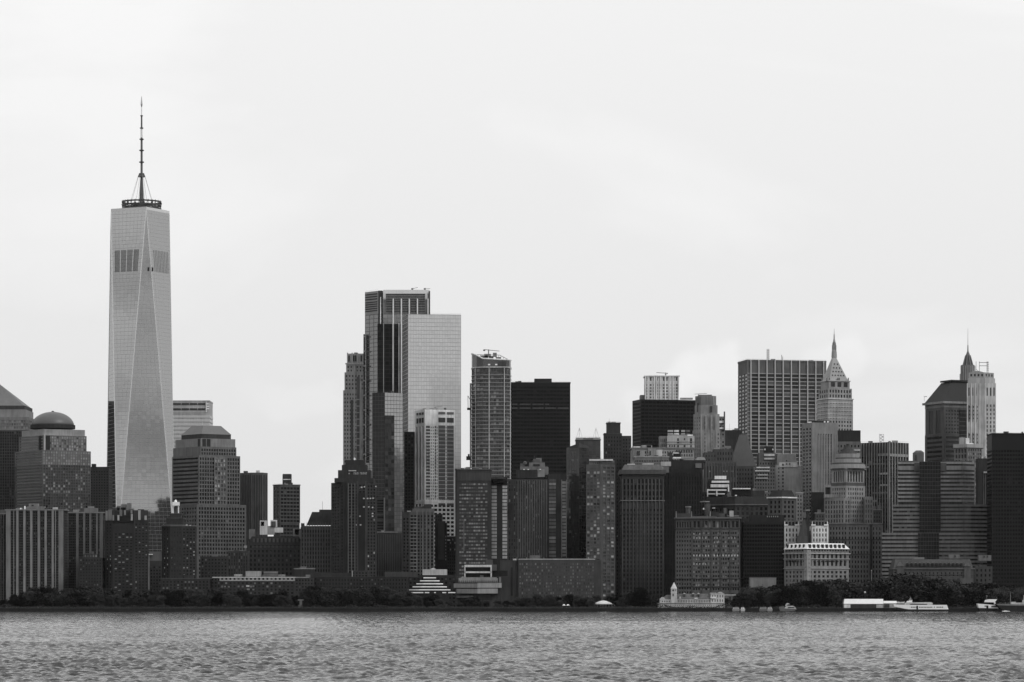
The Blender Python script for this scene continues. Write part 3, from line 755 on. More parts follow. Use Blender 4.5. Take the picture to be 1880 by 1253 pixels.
# curved glass tower
def curved():
    Y = 3160; b = Bld('residential_tower', 'rounded glass tower with pale floor lines and a sloping open crown', 'skyscraper', 902, Y)
    pl = [(X(866, Y + 20), Y + 20), (X(868, Y + 10), Y + 10), (X(875, Y + 3.5), Y + 3.5), (X(887, Y), Y), (X(930, Y), Y), (X(935.5, Y + 3), Y + 3), (X(938, Y + 9), Y + 9), (X(938, Y + 30), Y + 30), (X(866, Y + 30), Y + 30)]
    g1 = G(5, 7.05, .84, .8, GL(.01, .06, .15, .22, .04, .02), 0, 0, 0, .3)
    b.tier(pl, 676, None, W(66), g1)
    b.bands('floor_band', pl, rows(688, 905, 7.05), 1.0, W(112, .4, .04, .4), .35)
    b.bands('floor_band', pl, [673.5], 1.6, W(150), .5)
    for x_, g_ in ((873, 110), (898, 150), (926, 150), (937, 170)): b.panel('mullion', x_ - .6, x_ + .7, 676, 900, W(g_), Y - .4 if 880 < x_ < 932 else Y + 4, .6)
    # crown: glass screen with a sloping rim
    zt = lambda x: b.z(np.interp(x, [866, 890, 938], [647, 660.5, 661]), Y)
    m = MB(); rim = MB(); n = len(pl)
    for i in range(8):
        p, q = pl[i], pl[(i + 1) % n]; x0, x1 = X_px(p), X_px(q)
        if i in (7,): t0, t1 = b.z(657, Y), b.z(647, Y)
        else: t0, t1 = zt(x0), zt(x1)
        if i == 6: t0, t1 = b.z(661, Y), b.z(657, Y)
        if i == 7: continue
        m.face([(p[0], p[1], b.z(677, Y)), (q[0], q[1], b.z(677, Y)), (q[0], q[1], t1), (p[0], p[1], t0)])
        rim.tube((p[0], p[1], t0), (q[0], q[1], t1), .7, n=5)
    m.build('crown_screen', GL(.03, .06, 0, .1, .05, .02), b.r); rim.build('crown_rim', W(178), b.r)
    p, q = pl[7], pl[8]; 
    m = MB(); m.tube((p[0], p[1], b.z(659, Y)), (X(917, Y + 30), Y + 30, b.z(648, Y)), .5, n=4); m.tube((X(917, Y + 30), Y + 30, b.z(648, Y)), (q[0], q[1], b.z(647, Y)), .5, n=4); m.tube((q[0], q[1], b.z(647, Y)), (pl[0][0], pl[0][1], b.z(647, Y)), .5, n=4); m.build('rear_rim', W(150), b.r)
    m = MB()
    for k in range(15):
        x_ = 868 + k * 4.7; m.tube((X(x_, Y + 29), Y + 29, b.z(676, Y)), (X(x_, Y + 29), Y + 29, b.z(min(660, max(648, 648 + (x_ - 917) * .55)), Y)), .18, n=3)
        if k < 10: m.tube((X(868 + k * 2.4, Y + 10), Y + 10, b.z(676, Y)), (X(868 + k * 2.4, Y + 10), Y + 10, b.z(649 + k * 1.2, Y)), .16, n=3)
    m.build('crown_posts', W(96), b.r, 'stuff')
    for (l, r, t, q_, g_) in ((882, 896, 653, 660, 90), (889, 901, 650, 656, 120), (898, 906, 654, 660, 70), (910, 920, 656, 661, 90), (905, 912, 648, 655, 100)): b.blk('rooftop_unit', l, r, t, q_, W(g_), Y + 12, 6)
    for l in (896, 909): b.blk('light_panel', l, l + 4, 668.5, 671, W(215), Y - .3, .3)
    b.panel('dark_terrace', 914, 929, 664, 682, W(52), Y, .3)
    c = Bld('crane', 'roof crane with a round weight on the curved tower', 'crane', 900, Y + 10, None, ZZ(655, Y + 10)); c.pole('mast', 897, 642, 655, .5, W(100), Y + 10)
    m = MB(); m.tube((X(889, Y + 10), Y + 10, ZZ(642.2, Y + 10)), (X(917, Y + 10), Y + 10, ZZ(645, Y + 10)), .45, .35, 4); m.build('jib', W(110), c.r)
    m = MB(); m.lathe(X(889, Y + 10), Y + 10, [(.3, ZZ(643.6, Y)), (1, ZZ(643, Y)), (1, ZZ(641, Y)), (.3, ZZ(640.4, Y))], 8); m.build('counterweight', W(90), c.r)
    hs = Bld('construction_hoist', 'construction hoist with platforms hung on the left side of the curved tower', 'hoist', 861, Y + 16)
    hs.blk('rail', 862.5, 865.6, 704, 860, W(120), Y + 18, 2.5)
    hs.blk('platform', 857.5, 863.5, 749, 753, DARK, Y + 17, 3); hs.blk('platform', 856, 863.5, 838, 845, DARK, Y + 17, 3); hs.blk('cage', 859, 862, 834, 838, DARK, Y + 17, 3)
    m = MB(); m.tube((X(859, Y + 17), Y + 17, ZZ(725, Y)), (X(859.5, Y + 17), Y + 17, ZZ(750, Y)), .3, n=4); m.tube((X(859, Y + 17), Y + 17, ZZ(725, Y)), (X(865, Y + 17), Y + 17, ZZ(736, Y)), .3, n=4); m.build('davit', DARK, hs.r)
curved()

# black slab
b = Bld('office_tower', 'black slab tower with a small penthouse, right of the curved glass tower', 'skyscraper', 992, 3235)
c0 = flat(930, 1047, 3235, 55)
b.tier(c0, 702.5, None, W(27, .6, .08), G(6, 7, .9, .55, GL(.008, .013, .04, .022, .008), 6, 0, 1)); b.blk('penthouse', 981, 1013, 695.5, 703, W(32), 3245, 20)
for a_, c_ in ((938, 950), (954, 974), (977.5, 998), (1001, 1021), (1024, 1043.5)):
    b.panel('pale_spandrel', a_, c_, 748.5, 751, W(64), 3235, .3)
    if a_ < 1024: b.panel('pale_spandrel', a_, min(c_, 1008), 741.5, 744, W(60), 3235, .3)
b.blk('roof_dish', 946, 954, 700.5, 702.5, W(90), 3243)
b.bands('cornice', c0, [702], 1.4, W(44))

# ================================================================== front row, left
def gateway(name, label, l, r, yt, Y, D, piers, wide, g=96):
    b = Bld(name, label, 'apartment block', (l + r) / 2, Y, 'white-piered slab blocks at the left')
    p = flat(l, r, Y, D)
    b.tier(p, yt, None, W(46), G(3.3, 4.85, .74, .62, GL(.004, .02, .10, .12, .01), 3, 0, .5, .7))
    for x_, w_ in piers: b.panel('pier', x_ - w_ / 2, x_ + w_ / 2, yt, 1118, W(g), Y, .9)
    for x_, w_ in wide: b.panel('wall_panel', x_ - w_ / 2, x_ + w_ / 2, yt, 1118, W(g - 6), Y, .7)
    b.bands('parapet', p, [yt - .6], 2.2, W(92), 1.0)
    return b
b = gateway('apartment_block', 'widest slab block with long white vertical piers at the left edge', 11.5, 118.5, 936, 2705, 20, [(32, 4.2), (45, 4.2), (57.5, 4.4), (71.5, 4.4), (84, 4.2), (97, 4), (25.5, 1.2), (102, 1.4)], [(15.5, 8.5), (112, 9)])
b.blk('bulkhead', 50, 81, 930, 936, W(86), 2712, 10); b.blk('bulkhead', 53, 70, 925, 930.5, W(96), 2714, 6); b.panel('bulkhead_louvre', 58, 62, 927, 929.5, W(40), 2714)
for x_, y_ in ((38, 933), (45.5, 929.5)): b.blk('vent', x_ - 1.2, x_ + 1.2, y_, 936, W(225), 2709, 1)
b = gateway('apartment_block', 'sliver of a white-piered block cut off by the left edge', -22, 9.5, 943, 2722, 20, [(2, 1.4), (6.5, 1.4)], [], 84)
b.blk('bulkhead', -12, 12, 936, 943, W(62), 2730)
b = gateway('apartment_block', 'shorter white-piered block just right of the widest one', 119.5, 191, 941, 2745, 20, [(123.5, 4), (142, 5), (154.5, 3.6), (166, 3.8), (178, 3.4)], [(186, 6)], 82)
b.blk('bulkhead', 154, 178, 933, 941, W(84), 2752); b.blk('bulkhead', 161, 172, 930, 933, W(100), 2752, 4); b.blk('bulkhead', 134, 144, 936, 942, W(96), 2750, 5)
b.blk('low_wing', 104, 143, 1081, None, W(74), 2733, 8); 

b = Bld('apartment_block', 'low dark brick block with a few lit windows, in front of the second white-piered block', 'building', 168, 2688)
b.tier(flat(145, 187.5, 2688, 22), 1024, None, W(38), G(5.4, 5.6, .5, .46, GL(.004, .01, .12, .22, .01), 2)); b.blk('parapet_step', 153, 180, 1018, 1024, W(40), 2692, 8, G(5, 5, .6, .7, GL(.02, .2, .3, .4, .01), 0))
b = Bld('apartment_tower', 'dark brick tower with rows of bright windows and pale fins around its roof', 'building', 232, 2688)
p = [(X(192, 2694), 2694), (X(207, 2688), 2688), (X(246, 2688), 2688), (X(273, 2694), 2694), (X(273, 2718), 2718), (X(192, 2718), 2718)]
b.tier(p, 956, None, W(36), {0: G(4.8, 5.65, .42, .42, GR, 5, 0, 2), 1: G(7.4, 5.65, .58, .36, GR2, 22, 0, 2), 2: G(6.8, 5.65, .48, .36, GR, 4, 0, 1)})
b.tier(shrink(p, .97), 937, 956, W(40))
for x_, w_, yt, yb, g_ in ((196, 4, 938, 956, 88), (203, 8, 936, 956, 86), (208, 3, 946, 956, 96), (217.5, 3.4, 946, 956, 118), (222, 5, 936, 948, 80), (229.5, 3.4, 937, 946, 96), (242, 3.2, 944, 956, 132), (241.5, 3, 937, 943, 112), (256, 4.2, 937, 955, 122), (267.5, 3.8, 947, 955, 120), (190.8, 0.1, 946, 956, 90)): b.panel('roof_fin', x_ - w_ / 2, x_ + w_ / 2, yt, yb, W(g_), 2687 if 207 < x_ < 250 else 2690, .8)
b.blk('dark_band', 207, 246, 948, 958, W(28), 2687.2, 1)
for l, r, t in ((207, 233, 932), (222, 231, 926), (233, 240, 924), (214, 220, 929)): b.blk('rooftop_unit', l, r, t, 938, W(84), 2700, 6)
b = Bld('low_building', 'low dark building with a bright flat roof edge between two dark brick towers', 'building', 285, 2760)
b.tier(flat(274, 297, 2760, 20), 1030, None, W(52), G(6, 6, .5, .5, GM, 9)); b.blk('roof_light', 273, 280, 1017.5, 1019, ROOFL, 2765); b.blk('upper_storey', 274, 297, 1013, 1030, W(74), 2767, 8)
b = Bld('apartment_tower', 'dark brick tower topped by a small white lantern on four posts', 'building', 328, 2700)
p = [(X(297, 2704), 2704), (X(312, 2700), 2700), (X(334, 2700), 2700), (X(360.5, 2706), 2706), (X(360.5, 2730), 2730), (X(297, 2730), 2730)]
b.tier(p, 966, None, W(36), {0: G(4.6, 5.9, .42, .42, GR2, 3, 0, 2), 1: G(5.4, 5.9, .55, .5, GL(.012, .05, .06, .3, .03), 3, 0, 1), 2: G(6.6, 5.9, .5, .42, GR2, 3, 0, 1)})
b.bands('cornice', p, [965], 1.4, W(84))
b.blk('setback', 305, 336, 951.5, 966, W(38), 2704, 16); b.bands('ledge', flat(305, 336, 2704, 16), [951, 963], 1.2, W(66)); b.blk('setback', 312, 332, 943, 952, W(42), 2707, 10); b.bands('ledge', flat(312, 332, 2707, 10), [942.6], 1.2, W(62))
for x_ in (317.5, 321, 325.5, 328): b.blk('lantern_post', x_ - .6, x_ + .6, 927, 943, W(190), 2708 + (x_ > 320) * 1, 1)
for x_ in (319, 327.3): b.blk('lantern_post', x_ - .6, x_ + .6, 927, 943, W(190), 2714, 1)
b.blk('lantern_core', 319.5, 326, 930, 943, W(60), 2709, 4); b.blk('lantern_top', 316.5, 328.5, 922, 928.5, W(232, .6, .04, .1, False), 2707, 6); b.lathe('lantern_cap', 322.5, 2710, [(2.6, 922.2), (2.2, 919.5), (.6, 917.8)], W(225, .6, .04), 12)
b = Bld('apartment_block', 'long low dark brick block with small lit windows under the lantern tower', 'building', 335, 2672)
b.tier(flat(296, 385, 2672, 18), 1063, None, W(40), G(6.6, 5.8, .5, .5, GL(.004, .012, .22, .32, .01), 3)); b.bands('cornice', flat(296, 385, 2672, 18), [1062.4], 1.1, W(66))
b = Bld('apartment_block', 'dark brick mid-rise in front of the gridded podium', 'building', 402, 2736)
b.tier(flat(368, 418, 2736, 20), 1022, None, W(42), G(6, 6, .5, .5, GL(.004, .012, .10, .2, .01), 3)); b.tier(flat(418, 456, 2744, 16), 1012, None, W(46), G(4.5, 6, .45, .8, GL(.01, .03, .2, .2, .01), 3)); b.blk('window_light', 448, 452, 1002, 1006, W(120), 2745)
b = Bld('apartment_block', 'long low block with a bright white upper storey and flat roof boxes', 'building', 480, 2676)
p = flat(391, 576, 2676, 16)
b.tier(flat(403, 541, 2676, 16), 1067, None, W(42), G(7.4, 6.2, .5, .55, GL(.006, .03, .18, .30, .01), 1)); b.tier(flat(403, 541, 2675.8, 16), 1060.5, 1067, W(120), G(7.4, 8, .5, .6, GD, 0, 1, 1)); b.bands('white_roof_edge', flat(391, 541, 2676, 16), [1059.6], 1.6, W(150), .5)
b.tier(flat(541.2, 576, 2677, 16), 1061, None, W(44), G(5.4, 6, .5, .5, GD, 2)); b.bands('white_roof_edge', flat(543, 565, 2677, 16), [1059.8], 1.4, W(120), .4)
for l, r, t, q_, g_ in ((451, 479, 1049, 1059, 112), (484, 509.5, 1050.5, 1059, 70), (430, 444, 1054.5, 1059, 110), (511, 523, 1055, 1059, 96), (484, 509.5, 1050, 1051.4, 110)): b.blk('roof_box', l, r, t, q_, W(g_), 2682 - (g_ == 110) * .5, 6)
for x_, y_, w_ in ((452, 1075, 6), (453, 1081, 5.5), (463.5, 1075.4, 3.5), (463.5, 1081.6, 3.5), (411.5, 1076, 3.4), (418.5, 1076.5, 3.4)): b.panel('lit_window', x_, x_ + w_, y_, y_ + 2.6, W(150 if w_ > 5.8 else 92), 2676, .3)
b = Bld('low_building', 'small dark building with a thin bright roof line right of the flat roof boxes', 'building', 560, 2700)
b.tier(flat(540, 577, 2706, 10), 1044.6, None, W(38), None); b.bands('roof_edge', flat(540, 577, 2706, 10), [1044], 1.2, W(110), .3)
b = Bld('brick_building', 'wide dark mansion block with a cluster of white roof plant', 'building', 503, 2800)
p = flat(456, 553, 2800, 30)
b.tier(p, 996, None, W(39), G(7.2, 8, .45, .55, GD, 4)); b.prism('mansard_roof', shrink(p, .98), 985, 996, W(34), top=shrink(p, .88)); b.blk('upper_storey', 462, 553, 1004, 1005.2, W(62), 2799.4, .4)
for l, r, t, q_, g_ in ((477, 491, 956, 982, 150), (479, 485, 958, 966, 120), (491, 504, 966, 982, 110), (496.5, 508, 955, 968, 160), (498, 506, 957.5, 967, 60), (504, 519, 969, 978, 150), (538, 553, 971, 990, 84), (541, 549, 972, 982, 34), (457, 467, 972, 990, 84)): b.blk('roof_plant', l, r, t, q_, W(g_), 2806 - (g_ == 60) * 1, 6)
for k in range(12): b.blk('dormer', 464 + k * 7.3, 467.5 + k * 7.3, 989, 996, W(58), 2799.6, 2)
b = Bld('brick_building', 'ribbed stone block with pointed finials and a dark mansard roof', 'building', 582, 2790)
p = flat(552.5, 612, 2790, 28)
b.tier(p, 966, None, W(60), G(5, 8.2, .5, .6, GL(.006, .015, .02, .1, .01), 6, 0, 1))
b.fins('rib', p[0], p[1], frac(13), 1.3, .7, 968, 1112, W(74)); b.prism('mansard_roof', shrink(flat(563, 622, 2796, 18), 1), 940, 964, W(38), top=flat(573, 618, 2801, 8))
for k in range(13):
    b.prism('finial', flat(552.5 + k * 4.9, 554.7 + k * 4.9, 2789.3, 1), 959, 968, W(72), top=[(X(553.6 + k * 4.9, 2789.3), 2789.8)] * 4)
b.blk('bulkhead', 586, 612, 936, 941, W(42), 2803); b.pole('antenna', 592, 921, 937, .12, METAL, 2805); b.blk('gable', 552.5, 558, 961, 968, W(56), 2790.5, 5)

b = Bld('hotel_tower', 'dark stepped tower with an illuminated name sign near its top', 'skyscraper', 650, 2752)
p = [(X(608, 2766), 2766), (X(624, 2756), 2756), (X(637, 2752), 2752), (X(673, 2752), 2752), (X(691, 2758), 2758), (X(691, 2785), 2785), (X(608, 2785), 2785)]
gH = G(5.6, 6.1, .55, .56, GR, 4, 0, 1)
b.tier(p, 886, None, W(42), {0: G(5, 6.1, .4, .5, GD, 6), 1: G(5.5, 6.1, .4, .5, GD, 4), 2: G(6.2, 5.6, .66, .55, GL(.004, .012, .05, .3, .01), 3, 0, 2), 3: gH})
b.panel('dark_bay_or_reflection', 632, 636, 891, 1060, W(28), 2752, .6)
for x_ in (639.5, 645.5, 651.5): b.panel('pier', x_ - .7, x_ + .7, 888, 1080, W(76), 2752, .5)
for x_ in (656, 671.5): b.panel('pier', x_ - 1.2, x_ + 1.2, 884, 1080, W(52), 2752, .8)
b.panel('dark_bay_or_reflection', 658, 670, 905, 1080, W(30), 2752, .15)
for x_, y_ in ((664, 894), (669.5, 893), (690, 892.5), (685, 914), (668, 914.5), (675, 914.5), (680, 914.5), (684, 931), (668, 930), (677, 930), (684, 942), (684, 947), (655, 963), (662, 963), (661, 947)): b.panel('lit_window', x_ - 1.4, x_ + 1.4, y_, y_ + 2.2, W(150), 2752 if x_ < 674 else 2752 + (x_ - 673) * .34, .5)
for (l, r, yt, yb, D) in ((614, 686, 878, 886, 26), (620.5, 680.5, 863.5, 878, 22), (627.5, 674, 854, 863.5, 18), (634, 670, 845, 854, 14)): b.tier(flat(l, r, 2754 + (26 - D) / 2, D), yt, yb, W(40))
b.panel('sign_light', 640, 654, 863.8, 865.4, W(150), 2755.5, .5)
sg = Bld('rooftop_sign', 'small pale lettered sign, too small to read, near the top of the dark stepped tower', 'sign', 662, 2754.9, None, ZZ(872, 2755))
x_ = 649.5
for k, wd in enumerate((1.6, 1.3, 1.4, 1.8, 1.2, 0, 1.7, 1.4, 1.3, 1.6, 1.5, 1.3, 1.6)):
    if wd: 
        sg.panel('letter', x_, x_ + .5, 867.6, 871.6, W(140), 2755.9, .4); sg.panel('letter', x_, x_ + wd - .5, 867.6 + (k % 3) * 1.3, 868.6 + (k % 3) * 1.3, W(150), 2755.9, .35)
        if k % 2: sg.panel('letter', x_ + wd - .7, x_ + wd - .3, 867.6, 871.6, W(130), 2755.9, .4)
        x_ += wd + .45
    else: x_ += 2
sg.lathe('emblem', 641, 2754.7, [(1.2, 871), (1.2, 868.6)], W(120), 10)
b.blk('roof_ornament', 649.5, 652.5, 841, 845, W(205), 2760, 2); b.blk('roof_ornament', 667, 670, 846.5, 847.4, W(150), 2760, 2)

b = Bld('office_block', 'grey mid-rise with vertical joints between the stepped tower and the white hotel', 'building', 712, 2860)
b.tier(flat(690, 738, 2860, 25), 978, None, W(54), G(4.2, 30, .3, .96, GL(.01, .03, 0, .2, .02), 3)); b.blk('parapet_step', 692, 730, 976, 979, W(84), 2859.5, 3); b.tier(flat(690, 706.5, 2890, 12), 914, 978, W(42), G(12, 5, .8, .5, GD, 3)); b.blk('white_edge', 704.5, 706.5, 914, 978, W(80), 2889, 2)
b = Bld('low_building', 'long low dark building behind trees left of the stepped museum roof', 'building', 655, 2685)
b.tier(flat(580, 748, 2685, 18), 1060, None, W(36), G(5.6, 7, .4, .5, GL(.004, .01, .04, .2, .01), 2)); b.bands('parapet', flat(580, 748, 2685, 18), [1059], 1.0, W(50)); b.tier(flat(645, 676, 2690, 10), 1048, 1060, W(46), G(6, 6, .5, .5, GD, 2)); b.blk('white_pipe', 646, 647.6, 1048, 1060, W(120), 2688, 1); b.tier(flat(706, 766, 2695, 10), 1050, 1060, W(48)); b.tier(flat(570, 646, 2693, 10), 1052, 1060, W(40))
for x_ in (664, 700.5): b.panel('entrance_bay', x_ - 1.6, x_ + 1.6, 1064, 1079, W(28), 2685, .3); b.panel('lamp', x_ - 1.6, x_ + 1.6, 1063, 1064.4, W(90), 2685, .5); b.panel('lamp', x_ - 1.6, x_ + 1.6, 1076, 1077.4, W(84), 2685, .5)
b = Bld('apartment_tower', 'pale gridded balcony tower in front of the white hotel', 'building', 768, 2785)
p = [(X(738, 2790), 2790), (X(752, 2785), 2785), (X(797.5, 2785), 2785), (X(797.5, 2812), 2812), (X(738, 2812), 2812)]
b.tier(p, 940, None, W(62), {0: G(5.5, 6.4, .6, .5, GD, 10), 1: G(6.4, 6.4, .66, .68, GL(.004, .014, .06, .12, .01), 5, 0, 1)})
for x_ in (765.5, 776, 782.5, 789.5, 796.5): b.panel('pier', x_ - .9, x_ + .9, 938, 1108, W(84), 2785, .7)
for k in range(25): b.panel('balcony_edge', 753, 765, 950 + k * 6.4, 951.4 + k * 6.4, W(96), 2785, 1)
b.blk('upper_storey', 757, 797, 934, 940, W(72), 2790, 14); b.blk('bulkhead', 762, 783, 930.5, 935, W(56), 2796, 6); b.blk('bulkhead', 778, 792, 926, 934, W(40), 2794, 6)
b = Bld('apartment_tower', 'dark windowless slab with pale roof balls, right of the gridded balcony tower', 'building', 812, 2812)
b.tier(flat(798.5, 820, 2815, 20), 960, None, W(38), None); b.tier(flat(804, 816, 2813, 1.5), 958, 1028, W(50), None); b.blk('wing', 820, 838, 985, None, W(38), 2818, 15, G(4, 6, .5, .5, GR, 3)); b.tier(flat(798.5, 812, 2836, 12), 944, 1000, W(42), G(4, 6, .4, .4, GR, 2)); b.blk('lit_window', 821.5, 826.5, 991, 993, W(190), 2817.4, .3)
for k in range(8): b.panel('lit_window', 817.6, 819.2, 984 + k * 6, 987 + k * 6, W(110), 2815, .4)

# stepped museum
mu = Bld('museum', 'stepped dark roof edged with six bright stripes like a low pyramid', 'building', 788, 2655)
for k in range(6):
    hw = [11.5, 18, 24.5, 31.5, 38, 38][k]; yy = 1060.5 + k * 5.55; cxp = 789
    def hexa(h, Y=2655, D=30):
        return [(X(cxp - h, Y + 8), Y + 8), (X(cxp - h * .5, Y + (38 - h) * .3), Y + (38 - h) * .3), (X(cxp + h * .5, Y + (38 - h) * .3), Y + (38 - h) * .3), (X(cxp + h, Y + 8), Y + 8), (X(cxp + h * .5, Y + 26), Y + 26), (X(cxp - h * .5, Y + 26), Y + 26)]
    mu.prism('roof_tier', shrink(hexa(hw), .95), yy, yy + 5.55 if k < 5 else 1118, W(30), Y=2655)
    if k < 5: mu.prism('roof_edge', hexa(hw), yy - .3, yy + 1.5, W(235, .5, .05, .1, False), Y=2655)
for l, r in ((753, 777), (780, 788), (812, 819), (823, 836), (797, 800)): mu.blk('roof_edge', l, r, 1087.5, 1089.3, W(235, .5, .05, .1, False), 2650, 3)
b = Bld('office_block', 'low dark building with a bright ribbed rooftop box behind the stepped museum roof', 'building', 796, 2740)
b.tier(flat(742, 838, 2740, 18), 1056, None, W(34), G(7, 7, .5, .5, GD, 4)); b.tier(flat(776, 820.5, 2741, 10), 1045.8, 1056, W(150, .6, .2), G(2.6, 10, .3, .8, GL(.2, .4, 0, .1, .02), 0, 0, .3, .2), cap=ROOFL); b.lathe('roof_dome', 795, 2746, [(5, 1046), (4, 1044), (1, 1043.2)], W(120), 16)
b = Bld('museum', 'low building of pale concrete bands with a white open frame on top, by the trees', 'building', 878, 2662)
b.tier(flat(838, 921, 2668, 30), 1061.5, None, W(48), None); 
for l, r, t, q_, g_ in ((833, 876.4, 1071.5, 1079.5, 92), (876.6, 921, 1070.5, 1079.5, 124), (838, 876.4, 1081.5, 1090, 88), (876.6, 914, 1081, 1090, 118), (842, 914, 1061.8, 1070, 104), (846, 912, 1060.6, 1062, 118), (916, 920, 1060, 1070, 88), (838, 868, 1094, 1098, 62)): b.blk('concrete_band', l, r, t, q_, W(g_), 2664, 4)
for k in range(20): b.blk('baluster', 843 + k * 3.6, 844.2 + k * 3.6, 1066, 1070, W(70), 2663.4, .5)
for l, r, t, q_ in ((852.5, 903, 1037.5, 1041.5), (853, 902, 1049.5, 1052.5), (852.5, 854.5, 1041.5, 1060), (900.5, 903, 1041.5, 1060)): b.blk('white_frame', l, r, t, q_, W(150), 2672, 5)
b.blk('dark_core', 855, 900, 1042, 1062, W(40), 2677, 8); b.blk('annex', 903, 912, 1037, 1048, W(62), 2676, 8); b.blk('annex', 903, 932, 1048, 1058, W(26), 2678, 8)
b.blk('stair_tower', 892, 905, 1028, 1037, W(58), 2690, 5)

# ================================================================== front row, middle
b = Bld('apartment_tower', 'dark-framed glass tower with bright ribbon windows and two light window columns', 'building', 884, 2790)
p0_ = flat(836, 902, 2790, 26)
GWr = GL(.03, .16, .40, .40, .03)
b.tier(p0_, 883, None, W(42), G(4.3, 6.5, .86, .48, GWr, 3, 0, 7, .4)); b.tier(p0_, 862, 883, W(44)); b.panel('frame_edge', 836, 838.5, 861, 1110, W(34), 2790, .6); b.panel('frame_edge', 840, 902, 868, 883, W(50), 2790, .3); b.bands('cornice', p0_, [861.5], 1.6, W(62))
p1_ = flat(902.3, 931.5, 2793, 22); b.tier(p1_, 877, None, W(32))
for l, r, g_ in ((902.5, 912, 104), (922.5, 931, 122)):
    for k in range(21): b.panel('window', l, r, 892 + k * 6.45, 896.8 + k * 6.45, W(g_, .4, .3, .4), 2793, .25)
m = MB(); m.lathe(X(916, 2792), 2792, [(.1, ZZ(890, 2792)), (5, ZZ(887, 2792)), (6.5, ZZ(880, 2792)), (3, ZZ(876, 2792))], 12); m.build('round_bay', W(26), b.r)
for k, x_ in enumerate((846, 857, 868, 879, 888)): b.blk('rooftop_unit', x_, x_ + 6, 859.5, 862, W(66 + 30 * (k % 2)), 2800, 5)
b.panel('side_windows', 851, 852.5, 955, 1012, W(84), 2790, .3)

b = Bld('apartment_tower', 'dark finely ribbed tower with stepped pale rooftop plant, mid skyline', 'building', 985, 2800)
p = flat(932.5, 1040.5, 2800, 30)
b.tier(flat(932.5, 1006, 2800, 30), 880, None, W(46), G(4.4, 6.7, .5, .74, GL(.01, .06, .12, .30, .015), 3)); b.tier(flat(1006, 1040.5, 2802, 28), 871, None, W(40))
b.fins('rib', (X(951, 2800), 2800), (X(1003, 2800), 2800), frac(13), 1.2, .5, 882, 1024, W(76)); b.panel('dark_corner', 933, 943, 925, 955, W(34), 2800, .2)
for k in range(22):
    b.panel('window', 1008, 1020.5, 880 + k * 6.6, 884.8 + k * 6.6, W([70, 84, 60, 96, 48, 78][R.randrange(6)], .4, .3, .3), 2802, .3); b.panel('window', 1032, 1039.5, 884 + k * 6.35, 888.6 + k * 6.35, W([90, 104, 84][R.randrange(3)], .4, .3, .3), 2802, .3)
b.panel('pale_column', 1030.6, 1032, 881, 1024, W(92), 2802, .4); b.panel('pale_column', 1039.2, 1040.4, 881, 1024, W(92), 2802, .4)
for l, r, t, q_, g_ in ((948, 987, 863, 878, 40), (986.5, 1000, 862, 876, 104), (988, 1007, 858, 872, 86), (955, 1006, 857, 863.5, 84), (971.5, 1000.5, 849.5, 858, 88), (979, 991, 843, 850, 70), (984, 994.5, 841.5, 849, 96), (955, 963, 851, 858, 62)): b.tier(flat(l, r, 2808 + (878 - q_) * .3 , 7), t, q_, W(g_), None)
b.lathe('roof_dish', 964, 2806, [(.5, 854), (3.6, 852.5), (3.6, 848.5), (.5, 847)], W(70), 14); b.panel('louvre', 979, 991, 852.5, 856, W(40), 2813.5, .4); b.pole('antenna', 981, 837, 843, .12, METAL, 2812)
for x_ in (962, 970, 992): b.blk('white_tank', x_ - 1.4, x_ + 1.4, 861.4, 863, W(200), 2807, 2)

b = Bld('office_tower', 'dark glass wedge with a slanting top, in front of the twin-mast tower', 'building', 1058, 2840)
p = [(X(1039.5, 2848), 2848), (X(1063.5, 2840), 2840), (X(1081, 2846), 2846), (X(1081, 2866), 2866), (X(1039.5, 2866), 2866)]
b.tier(p, 822, None, W(40), {0: G(4.4, 5.2, .93, .9, GL(.03, .045, .02, .10, .05, .01), 0, 0, 0, .1), 1: G(5, 6.2, .9, .86, GL(.01, .022, .05, .08, .03), 0, 0, 0, .1)})
m = MB(); z0 = b.z(822, 2840); zz = [b.z(822, 2840) + .05, b.z(814, 2840), b.z(826, 2840) + 2, b.z(826, 2840) + 2, b.z(822, 2840) + .05]; zz[2] = b.z(820, 2840); zz[3] = b.z(820, 2840)
for i in range(5):
    j = (i + 1) % 5; m.face([(p[i][0], p[i][1], z0 + .03), (p[j][0], p[j][1], z0 + .03), (p[j][0], p[j][1], zz[j] + .1), (p[i][0], p[i][1], zz[i] + .1)])
m.face([(p[i][0], p[i][1], zz[i] + .1) for i in range(5)]); m.build('slanting_top', W(54), b.r)
b = Bld('office_tower', 'dark tower with two white A-shaped masts on its roof', 'building', 1080, 2905)
p = flat(1057.5, 1102.5, 2905, 26); b.tier(p, 808, None, W(50), G(7, 9, .9, .82, GL(.02, .05, 0, .1, .03, .01), 2, 0, 1, .1)); b.bands('roof_edge', p, [806.5], 1.6, W(84))
b.bands('platform', flat(1057.5, 1102.5, 2909, 16), [802.5], 2, W(180), 0); b.blk('tank', 1071, 1089, 804.5, 806, W(70), 2908)
for c_ in (1063.8, 1094.2):
    m = MB()
    for dx_, dy_ in ((-5.2, 0), (5.2, 0), (0, 9)): m.tube((X(c_ + dx_, 2912), 2912 + dy_, ZZ(803, 2912)), (X(c_, 2912), 2915, ZZ(785.5, 2912)), .26, n=4)
    m.build('mast', W(160), b.r)
b = Bld('apartment_tower', 'tall block with scattered pale windows and a white parapet left of the dark gap', 'building', 1104, 2762)
p = [(X(1076, 2764), 2764), (X(1102.5, 2762), 2762), (X(1105, 2764), 2764), (X(1129.5, 2768), 2768), (X(1129.5, 2790), 2790), (X(1076, 2790), 2790)]
GQ2 = GL(.01, .12, .30, .50, .03, .03)
